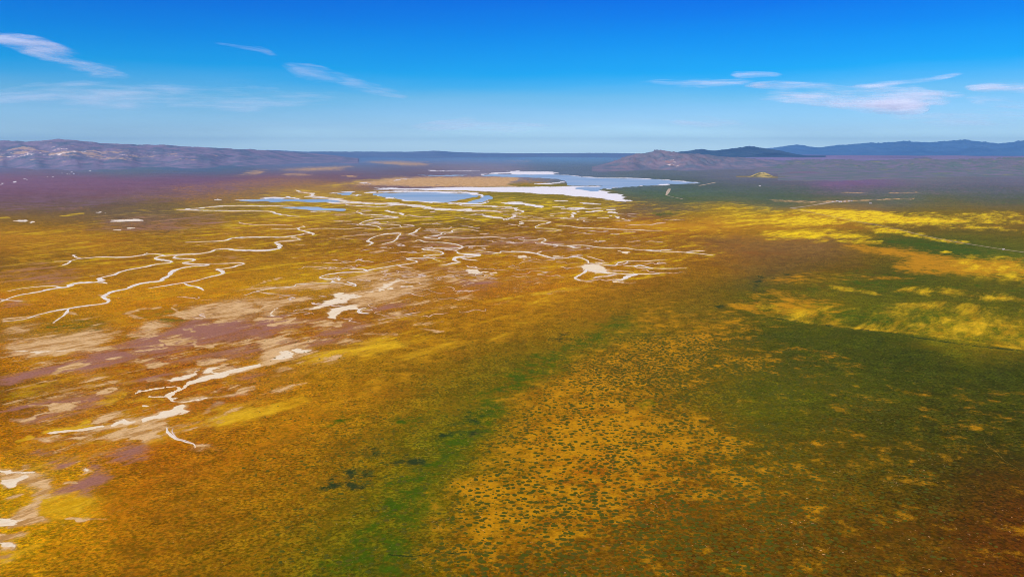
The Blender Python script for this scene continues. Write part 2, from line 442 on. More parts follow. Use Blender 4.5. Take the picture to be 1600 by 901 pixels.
poly('clay', 'Z6', [(60,830),(180,800),(200,815),(110,845)], .7, 8)
poly('clay', 'Z9', [(1170,10),(1400,0),(1430,15),(1330,30),(1230,45),(1180,30)], .9, 7)
poly('clay', 'Z9', [(1060,100),(1150,68),(1200,72),(1140,95),(1060,110)], .85, 6)
poly('clay', 'Z9', [(1240,60),(1400,40),(1480,50),(1420,90),(1300,110),(1200,120)], .8, 8)
poly('clay', 'Z9', [(580,525),(650,480),(740,452),(900,470),(975,500),(900,515),(840,540),(780,515),(700,505)], .8, 10)
poly('clay', 'Z9', [(80,515),(250,520),(400,505),(525,488),(480,480),(300,500),(180,500)], .8, 6)
poly('clay', 'Z9', [(380,480),(600,420),(720,390),(900,370),(1020,340),(1020,380),(860,420),(640,440),(520,470)], .78, 10)
poly('clay', 'Z9', [(220,318),(280,292),(400,282),(450,298),(370,335),(260,345)], .95, 4)
stroke('clay', 'Z9', [(120,380),(200,350),(260,340)], 3, .7, 6)
stroke('clay', 'Z9', [(420,275),(490,258)], 3, .75, 5)
stroke('clay', 'Z9', [(130,315),(220,305)], 2, .7, 4)
stroke('clay', 'Z9', [(0,410),(80,400),(130,390)], 5, .65, 9)
stroke('clay', 'Z9', [(1100,270),(1250,250),(1400,230),(1560,200)], 3, .6, 8)
stroke('clay', 'Z9', [(880,150),(960,150),(1000,148)], 3, .6, 6)
stroke('clay', 'Z9', [(1180,340),(1260,300),(1310,290)], 4, .6, 8)
stroke('clay', 'Z9', [(840,455),(930,420),(1000,400)], 5, .6, 10)
stroke('clay', 'Z9', [(490,410),(600,380),(640,360)], 6, .55, 12)
stroke('clay', 'Z9', [(570,210),(660,212)], 2, .6, 5)
poly('clay', 'Z9', [(1200,510),(1280,530),(1370,555),(1260,565),(1210,560)], .5, 10)
poly('clay', 'ZA', [(0,150),(190,170),(290,200),(370,250),(420,320),(380,330),(300,320),(240,300),(130,280),(60,250),(0,240)], .72, 14)
poly('clay', 'ZA', [(0,340),(100,310),(90,335),(0,360)], .85, 6)
poly('clay', 'ZA', [(100,450),(230,360),(290,340),(255,420),(290,480),(270,512),(150,515),(60,480)], .85, 8)
poly('clay', 'ZA', [(0,535),(120,565),(125,610),(70,620),(110,680),(90,702),(0,690)], .9, 8)
poly('clay', 'ZA', [(0,720),(80,735),(70,770),(0,775)], .8, 8)
stroke('clay', 'ZA', [(410,510),(640,510),(720,508)], 1.4, .7, 4)
poly('clay', 'ZA', [(115,130),(180,112),(200,120),(150,135)], .8, 5)
stroke('clay', 'ZA', [(430,240),(500,235)], 4, .5, 8)
poly('clay', 'Z2', [(600,346),(800,312),(1100,303),(1604,306),(1604,372),(1300,368),(900,362),(640,354)], .68, 5)
poly('clay', 'Z2', [(900,350),(1300,350),(1604,352),(1604,370),(1000,368)], .72, 4)
poly('clay', 'Z2', [(120,262),(280,250),(500,240),(600,238),(520,262),(300,270)], .55, 6)
poly('clay', 'Z2', [(700,208),(900,205),(1060,215),(1060,235),(900,238),(830,228)], .5, 6)
poly('clay', 'Z2', [(180,290),(240,282),(320,290),(250,300)], .6, 5)
stroke('clay', 'Z2', [(550,300),(600,300)], 2, .6, 3)
poly('clay', 'Z2', [(1560,205),(1700,205),(1700,212)], .4, 5)
poly('clay', 'Z2', [(460,530),(600,530),(600,545),(500,545)], .55, 5)
poly('clay', 'Z1', [(1480,280),(1604,260),(1604,290),(1500,290)], .55, 6)
stroke('clay', 'Z4', [(260,460),(420,458),(600,452),(880,446)], 1.6, .5, 4)
stroke('clay', 'Z4', [(500,405),(580,406)], 1.2, .5, 3)
stroke('clay', 'Z4', [(710,408),(950,404)], 1.2, .45, 3)
stroke('clay', 'Z4', [(0,455),(250,462)], 3, .42, 6)
stroke('clay', 'Z7', [(90,350),(230,330),(360,318)], 3, .3, 12)
stroke('clay', 'Z3', [(60,572),(300,560),(520,580)], 1.5, .45, 4)
for z, pts in (('Z2', [(460,690),(560,695)]), ('Z2', [(590,585),(620,580)]), ('Z6', [(700,80),(800,60)]), ('Z6', [(1300,260),(1440,262)]),
               ('Z7', [(380,250),(440,262),(500,265)]), ('Z7', [(610,255),(700,245)]), ('Z7', [(700,262),(790,270)]), ('Z7', [(500,235),(600,222),(700,215)]),
               ('Z5', [(390,480),(470,478)]), ('Z5', [(580,225),(740,200)]), ('Z5', [(660,340),(740,370)]), ('Z6', [(20,295),(80,255),(140,238)])):
    stroke('clay', z, pts, 1.5, .62, 4)

# --- bright yellow daisies
poly('yellow', 'Z4', [(240,515),(500,518),(720,524),(850,542),(900,562),(1100,568),(1300,582),(1180,596),(900,600),(700,592),(560,585),(400,548)], 1.4, 5)
poly('yellow', 'Z4', [(0,560),(200,545),(380,560),(560,590),(400,605),(150,608),(0,600)], .78, 8)
poly('yellow', 'Z4', [(0,640),(200,632),(420,650),(600,668),(560,690),(300,695),(0,682)], .72, 9)
poly('yellow', 'P', [(1130,332),(1260,326),(1500,336),(1600,332),(1640,345),(1480,356),(1300,350),(1180,352)], .42, 6)
poly('yellow', 'Z3', [(1050,490),(1300,482),(1600,500),(1600,530),(1250,520)], .5, 12)
poly('yellow', 'Z3', [(1280,540),(1604,545),(1604,600),(1450,620),(1250,600)], .5, 10)
poly('yellow', 'Z4', [(1000,600),(1400,610),(1604,625),(1604,640),(1200,630)], .45, 9)
poly('yellow', 'Z4', [(600,612),(800,625),(830,648),(700,655)], .68, 8)
stroke('yellow', 'Z4', [(840,650),(1000,690),(1200,715)], 5, .5, 10)
stroke('yellow', 'Z4', [(1300,570),(1604,555)], 6, .45, 14)
stroke('yellow', 'Z4', [(1060,772),(1130,772)], 2, .5, 6)
stroke('yellow', 'Z4', [(500,710),(700,712)], 4, .5, 9)
poly('yellow', 'Z8', [(200,440),(700,400),(1100,380),(1604,430),(1604,690),(1300,655),(900,595),(500,545),(0,475)], .29, 2.2, straight=True)
poly('green', 'Z8', [(880,280),(1604,290),(1604,330),(1100,300)], .3, 8)
stroke('yellow', 'Z8', [(0,470),(300,520),(600,555),(900,580),(1200,620),(1400,652),(1604,682)], 3, .46, 6, creek=True)
poly('yellow', 'Z8', [(850,315),(1000,305),(1300,345),(1604,375),(1604,400),(1300,370),(1000,335)], .55, 12)
poly('yellow', 'Z8', [(1180,120),(1604,135),(1604,290),(1500,270),(1400,230),(1150,190)], .42, 18)
poly('yellow', 'Z8', [(0,430),(200,430),(350,440),(300,470),(100,460)], .5, 14)
stroke('yellow', 'Z8', [(440,300),(560,320),(680,340)], 4, .48, 12)
stroke('yellow', 'Z8', [(920,540),(1250,580),(1604,640)], 6, .42, 16)
stroke('yellow', 'Z8', [(1400,545),(1604,555)], 3, .5, 9)
poly('yellow', 'Z6', [(560,660),(720,620),(860,600),(1020,582),(1060,596),(960,615),(880,640),(860,670),(700,700),(560,720),(420,760),(240,800),(200,790),(360,720)], .75, 14)
poly('yellow', 'Z9', [(1320,330),(1400,290),(1600,250),(1604,370),(1480,400),(1400,430),(1300,440),(1280,380)], .8, 14)
poly('yellow', 'P', [(395,630),(420,615),(470,608),(480,622),(445,640),(400,650)], .7, 10)
stroke('yellow', 'Z9', [(200,460),(330,452),(440,430)], 4, .7, 10)
stroke('yellow', 'Z9', [(600,300),(680,270),(740,250)], 7, .6, 14)
stroke('yellow', 'Z9', [(790,270),(900,255),(1000,250)], 3, .55, 9)
poly('yellow', 'Z9', [(640,230),(740,215),(740,240),(680,245)], .85, 6)
stroke('yellow', 'Z9', [(0,540),(60,520),(100,500)], 6, .7, 12)
poly('yellow', 'ZA', [(0,720),(150,540),(300,520),(470,500),(540,480),(560,420),(640,350),(560,330),(430,350),(420,300),(340,240),(200,330),(140,370),(240,400),(300,500),(120,530),(130,620),(100,720),(60,790),(0,860)], .72, 22)
poly('yellow', 'ZA', [(420,360),(680,335),(640,380),(560,430),(560,500),(430,500)], .75, 12)
poly('yellow', 'ZA', [(180,100),(270,80),(270,130),(200,150)], .6, 10)
poly('yellow', 'Z6', [(180,240),(240,200),(400,170),(560,160),(680,150),(660,170),(520,195),(380,235),(240,255)], .42, 18)
poly('yellow', 'Z6', [(1430,385),(1520,370),(1600,362),(1604,380),(1520,385)], .7, 6)
poly('yellow', 'Z7', [(0,385),(100,345),(250,310),(380,300),(380,320),(200,335),(80,370),(0,400)], .62, 8)
poly('yellow', 'Z7', [(380,290),(410,255),(480,270),(560,275),(540,300),(400,310)], .55, 8)
stroke('yellow', 'Z7', [(700,250),(860,230),(920,212)], 3, .45, 10)
poly('yellow', 'Z1', [(0,640),(150,650),(330,660),(300,680),(0,680)], .36, 8)
stroke('yellow', 'Z1', [(0,565),(70,565)], 2.5, .5, 6)
stroke('yellow', 'Z1', [(350,550),(450,540)], 2, .4, 5)
poly('yellow', 'Z2', [(380,362),(560,340),(680,322),(850,308),(760,330),(600,350),(480,372)], .55, 6)
poly('yellow', 'Z2', [(640,492),(900,482),(1000,495),(1200,510),(1150,520),(900,500),(700,500)], .55, 6)
poly('yellow', 'Z2', [(280,385),(500,400),(700,440),(1000,465),(900,470),(600,450),(450,430)], .34, 8)
poly('yellow', 'Z2', [(200,560),(400,575),(500,590),(330,600),(150,580)], .5, 10)
poly('yellow', 'Z1', [(1050,620),(1250,620),(1500,575),(1604,590),(1604,610),(1400,640),(1100,645)], .42, 9)
poly('yellow', 'Z3', [(250,470),(500,480),(650,490),(600,510),(300,505)], .4, 8)

# thin drifts all through the delta, the near flats and the far plain
poly('yellow', 'P', [(150,330),(500,300),(700,330),(1000,310),(1150,330),(1120,400),(900,450),(600,440),(300,470),(0,480),(0,390)], .15, 14)
poly('yellow', 'P', [(420,300),(700,300),(1000,315),(960,345),(600,350),(380,345)], .34, 8)
poly('orange', 'P', [(0,350),(300,340),(700,350),(1000,345),(1150,400),(900,440),(500,460),(200,500),(0,480)], .30, 14)
poly('yellow', 'P', [(0,540),(300,500),(620,480),(900,440),(1000,450),(560,620),(350,680),(160,720),(100,800),(0,880)], .12, 16)
poly('orange', 'P', [(0,540),(300,500),(620,480),(900,440),(1000,450),(560,620),(350,680),(160,720),(100,800),(0,880)], .28, 16)
poly('clay', 'P', [(0,510),(200,500),(400,440),(720,410),(900,430),(640,520),(480,600),(330,680),(120,740),(0,800)], .24, 16)
poly('clay', 'P', [(200,330),(560,300),(900,310),(1020,350),(900,440),(600,430),(300,420)], .12, 10)
poly('purple', 'P', [(-50,270),(250,272),(450,285),(300,310),(100,330),(-50,335)], .28, 8)
poly('orange', 'P', [(250,290),(450,275),(600,290),(500,310),(300,320)], .3, 6)
poly('purple', 'P', [(1180,270),(1600,262),(1640,300),(1350,310),(1200,300)], .12, 6)
poly('green', 'P', [(1000,270),(1200,290),(1640,290),(1640,320),(1100,315)], .25, 6)

# --- orange goldfields / fiddleneck
poly('orange', 'Z3', [(580,590),(680,575),(850,585),(1050,595),(1250,610),(1250,640),(1000,640),(750,625),(600,608)], .85, 7)
poly('orange', 'Z3', [(700,490),(900,495),(860,462),(760,455)], .4, 10)
poly('orange', 'Z3', [(1050,560),(1300,560),(1450,600),(1320,640),(1150,610)], .6, 9)
poly('orange', 'Z8', [(460,40),(600,30),(900,60),(1180,105),(1604,130),(1604,200),(1450,205),(1200,215),(950,200),(780,170),(820,120),(620,80)], .82, 12)
poly('orange', 'Z8', [(770,140),(950,125),(1150,150),(1150,210),(900,200),(760,185)], .8, 10)
poly('orange', 'Z8', [(0,340),(80,330),(200,360),(350,400),(480,420),(350,460),(200,470),(0,440)], .68, 16)
poly('orange', 'Z8', [(0,270),(200,215),(450,225),(600,240),(450,275),(100,275)], .56, 12)
stroke('orange', 'Z8', [(600,235),(820,240)], 3, .4, 10)
poly('orange', 'Z7', [(1340,415),(1450,395),(1604,380),(1604,470),(1450,455)], .7, 10)
poly('orange', 'Z7', [(1500,350),(1604,335),(1604,370),(1520,370)], .7, 8)
poly('orange', 'P', [(650,870),(670,800),(720,720),(770,660),(850,600),(905,560),(985,500),(1040,475),(1110,500),(1150,520),(1120,560),(1080,600),(1050,640),(1120,660),(1180,690),(1160,760),(1060,790),(980,800),(900,850),(780,880)], .46, 34)
poly('orange', 'P', [(840,690),(870,640),(980,630),(1090,670),(1120,710),(1000,740),(860,730)], .62, 30)
poly('orange', 'P', [(870,600),(900,565),(980,570),(1000,600),(960,625),(880,625)], .6, 20)
poly('orange', 'P', [(700,860),(730,770),(830,740),(900,760),(820,800),(760,860)], .58, 22)
stroke('orange', 'P', [(1240,545),(1280,553)], 6, .45, 12)
poly('orange', 'P', [(1050,545),(1150,540),(1280,548),(1290,560),(1200,575),(1080,580),(1000,600)], .4, 20)
poly('orange', 'P', [(1030,470),(1130,478),(1200,500),(1180,530),(1060,530),(1000,500)], .36, 20)
stroke('orange', 'P', [(1210,560),(1240,565)], 5, .4, 12)
poly('orange', 'P', [(1090,720),(1200,700),(1230,780),(1150,800)], .42, 40)
poly('orange', 'P', [(1290,545),(1360,570),(1300,580)], .32, 20)
poly('orange', 'Z5', [(560,480),(700,430),(880,400),(1100,370),(1280,330),(1300,300),(1600,250),(1600,310),(1350,340),(1200,380),(1000,430),(860,450),(760,480),(880,520),(860,560),(740,600),(640,540)], .5, 16)
poly('orange', 'Z5', [(180,340),(420,310),(600,290),(640,300),(560,340),(300,400),(180,420),(0,450),(0,400)], .4, 16)
poly('orange', 'Z1', [(0,730),(100,740),(230,750),(200,780),(0,800)], .42, 12)
poly('orange', 'Z1', [(860,420),(1100,415),(1400,385),(1604,385),(1400,420),(1250,440),(1000,440)], .28, 7)
poly('orange', 'Z1', [(430,500),(560,495),(600,505),(480,512)], .36, 5)
poly('orange', 'Z1', [(1080,465),(1400,450),(1400,465),(1150,475)], .4, 5)
poly('orange', 'Z1', [(1150,528),(1400,530),(1350,542),(1200,540)], .45, 5)
poly('orange', 'Z2', [(1400,306),(1604,312),(1604,350),(1350,345),(1150,330),(1250,310)], .42, 5)
poly('orange', 'Z3', [(0,310),(200,318),(300,345),(200,365),(0,365)], .42, 5)
poly('orange', 'Z7', [(0,290),(180,285),(220,300),(60,320)], .4, 14)
poly('orange', 'Z7', [(880,110),(1100,100),(1300,110),(1200,140),(950,150)], .32, 16)
poly('orange', 'Z9', [(1000,20),(1170,30),(1150,70),(950,100),(840,140),(740,150),(900,80)], .4, 14)

# --- purple owl's clover and filaree
poly('purple', 'Z5', [(0,860),(150,820),(400,770),(520,720),(800,650),(900,600),(1080,590),(1100,540),(1200,500),(1350,510),(1604,520),(1604,600),(1300,620),(1080,650),(900,680),(700,700),(700,740),(520,790),(380,830),(260,850),(0,940)], .8, 12)
poly('purple', 'Z6', [(0,510),(130,490),(230,495),(200,510),(0,600)], .72, 8)
poly('purple', 'Z6', [(130,545),(350,560),(560,535),(640,520),(600,560),(500,590),(300,580),(150,565)], .45, 14)
poly('purple', 'Z5', [(520,770),(720,740),(1000,740),(900,770),(680,800),(560,830)], .5, 12)
poly('purple', 'Z9', [(0,330),(150,300),(260,280),(450,245),(600,235),(660,250),(560,280),(420,270),(230,305),(0,350)], .66, 10)
poly('purple', 'Z9', [(720,180),(800,150),(960,110),(1000,120),(850,165)], .5, 8)
poly('purple', 'Z9', [(1440,150),(1540,110),(1604,100),(1604,150),(1480,170)], .55, 10)
poly('purple', 'Z9', [(150,600),(200,560),(330,580),(340,620),(250,640),(180,630)], .6, 12)
poly('purple', 'Z9', [(240,640),(340,660),(330,690),(260,690)], .55, 12)
poly('purple', 'ZA', [(430,300),(520,180),(590,110),(660,150),(730,200),(700,240),(600,270),(580,320),(480,330)], .66, 14)
poly('purple', 'Z9', [(590,620),(700,560),(860,580),(850,620),(720,640)], .5, 14)
poly('purple', 'Z6', [(830,420),(900,390),(1000,400),(1020,440),(900,440),(720,470)], .52, 14)
poly('purple', 'Z6', [(1250,260),(1450,250),(1440,290),(1300,290)], .45, 12)
poly('purple', 'Z6', [(820,180),(1200,160),(1300,200),(1100,240),(950,220)], .28, 18)
poly('purple', 'Z5', [(1300,80),(1420,85),(1460,120),(1400,130)], .2, 12)
poly('purple', 'Z7', [(0,255),(120,240),(180,270),(60,290),(0,300)], .36, 14)
poly('purple', 'Z4', [(300,350),(420,335),(560,340),(560,355),(480,370),(380,378)], .5, 6)
poly('purple', 'Z5', [(0,390),(120,395),(160,410),(0,430)], .3, 12)

poly('purple', 'P', [(180,540),(400,500),(560,500),(520,540),(380,560),(240,570)], .42, 10)
poly('purple', 'P', [(0,420),(60,410),(140,425),(100,445),(0,440)], .34, 8)
poly('purple', 'P', [(150,340),(330,335),(360,350),(260,365),(150,360)], .34, 8)
poly('purple', 'P', [(520,360),(820,365),(1000,385),(860,395),(560,385)], .3, 8)
poly('purple', 'P', [(0,640),(150,600),(260,600),(160,640),(30,670)], .32, 10)

# --- fresh green and dark brush
poly('green', 'Z8', [(880,60),(1100,50),(1400,80),(1540,115),(1500,130),(1300,110),(1080,80)], .62, 8)
poly('green', 'Z4', [(650,680),(900,690),(1050,720),(1400,765),(1560,800),(1520,830),(1200,790),(900,760),(700,720)], .5, 9)
poly('green', 'Z3', [(900,525),(1000,522),(1080,535),(980,550),(910,545)], .6, 5)
poly('green', 'Z3', [(820,400),(1000,395),(1200,440),(1600,440),(1600,465),(1100,470),(900,440)], .35, 8)
poly('green', 'P', [(470,901),(520,860),(580,810),(600,760),(660,720),(690,690),(730,640),(790,590),(850,550),(900,530),(960,490),(1000,490),(985,520),(900,570),(850,600),(800,640),(760,690),(720,740),(680,790),(640,850),(640,901)], .52, 11)
poly('green', 'P', [(880,540),(930,515),(990,490),(980,520),(900,560),(840,600),(800,605)], .5, 12)
poly('green', 'P', [(990,630),(1010,622),(1030,630),(1010,640)], .95, 6)
poly('green', 'P', [(1200,470),(1340,480),(1500,500),(1600,520),(1600,545),(1450,520),(1300,505)], .36, 14)
poly('green', 'P', [(1090,640),(1200,600),(1300,610),(1250,660),(1150,680)], .26, 30)
poly('orange', 'P', [(1000,560),(1300,560),(1640,620),(1700,1000),(900,1000)], .13, 40)
poly('green', 'P', [(1300,580),(1420,590),(1400,620),(1330,620)], .3, 26)
poly('green', 'P', [(490,660),(560,650),(700,650),(640,670)], .3, 16)
poly('green', 'P', [(1240,440),(1330,425),(1420,430),(1400,460),(1280,455)], .4, 16)
poly('green', 'P', [(1050,525),(1090,522),(1080,535),(1040,532)], .6, 8)
poly('green', 'Z9', [(0,235),(150,200),(250,190),(200,230),(60,270),(0,290)], .45, 14)
poly('green', 'Z5', [(880,440),(1080,430),(1180,460),(1100,520),(900,500),(800,490)], .42, 14)
poly('green', 'Z5', [(760,620),(860,600),(1000,600),(840,650)], .35, 12)
poly('green', 'Z5', [(260,550),(500,530),(640,560),(400,590)], .35, 14)
poly('dark', 'P', [(490,755),(530,735),(580,742),(560,768),(500,775)], .48, 12)
poly('dark', 'P', [(570,700),(640,710),(700,705),(640,730),(570,720)], .3, 18)
poly('dark', 'P', [(690,690),(750,670),(760,640),(720,650)], .4, 14)
poly('dark', 'Z7', [(1540,240),(1604,220),(1604,320),(1540,330)], .55, 6)
poly('dark', 'Z7', [(1260,400),(1340,415),(1330,435),(1270,430)], .6, 5)
poly('dark', 'Z7', [(1440,390),(1560,375),(1520,395),(1450,405)], .5, 5)
poly('dark', 'Z8', [(130,208),(190,206),(190,226),(140,228)], .8, 4)
poly('dark', 'Z7', [(620,460),(720,450),(700,480),(640,490)], .4, 8)
poly('dark', 'Z7', [(270,610),(360,590),(340,640),(280,650)], .4, 8)
poly('dark', 'Z4', [(560,588),(700,600),(800,625),(700,612)], .5, 3)
poly('dark', 'Z2', [(1250,178),(1500,182),(1604,182),(1604,190),(1300,188)], .4, 3)
stroke('dark', 'Z8', [(0,482),(400,535),(800,588),(1200,648),(1604,695)], 1.0, .6, 2.4, creek=True)
stroke('dark', 'P', [(600,865),(640,858),(716,857)], 1.5, .5, 3)

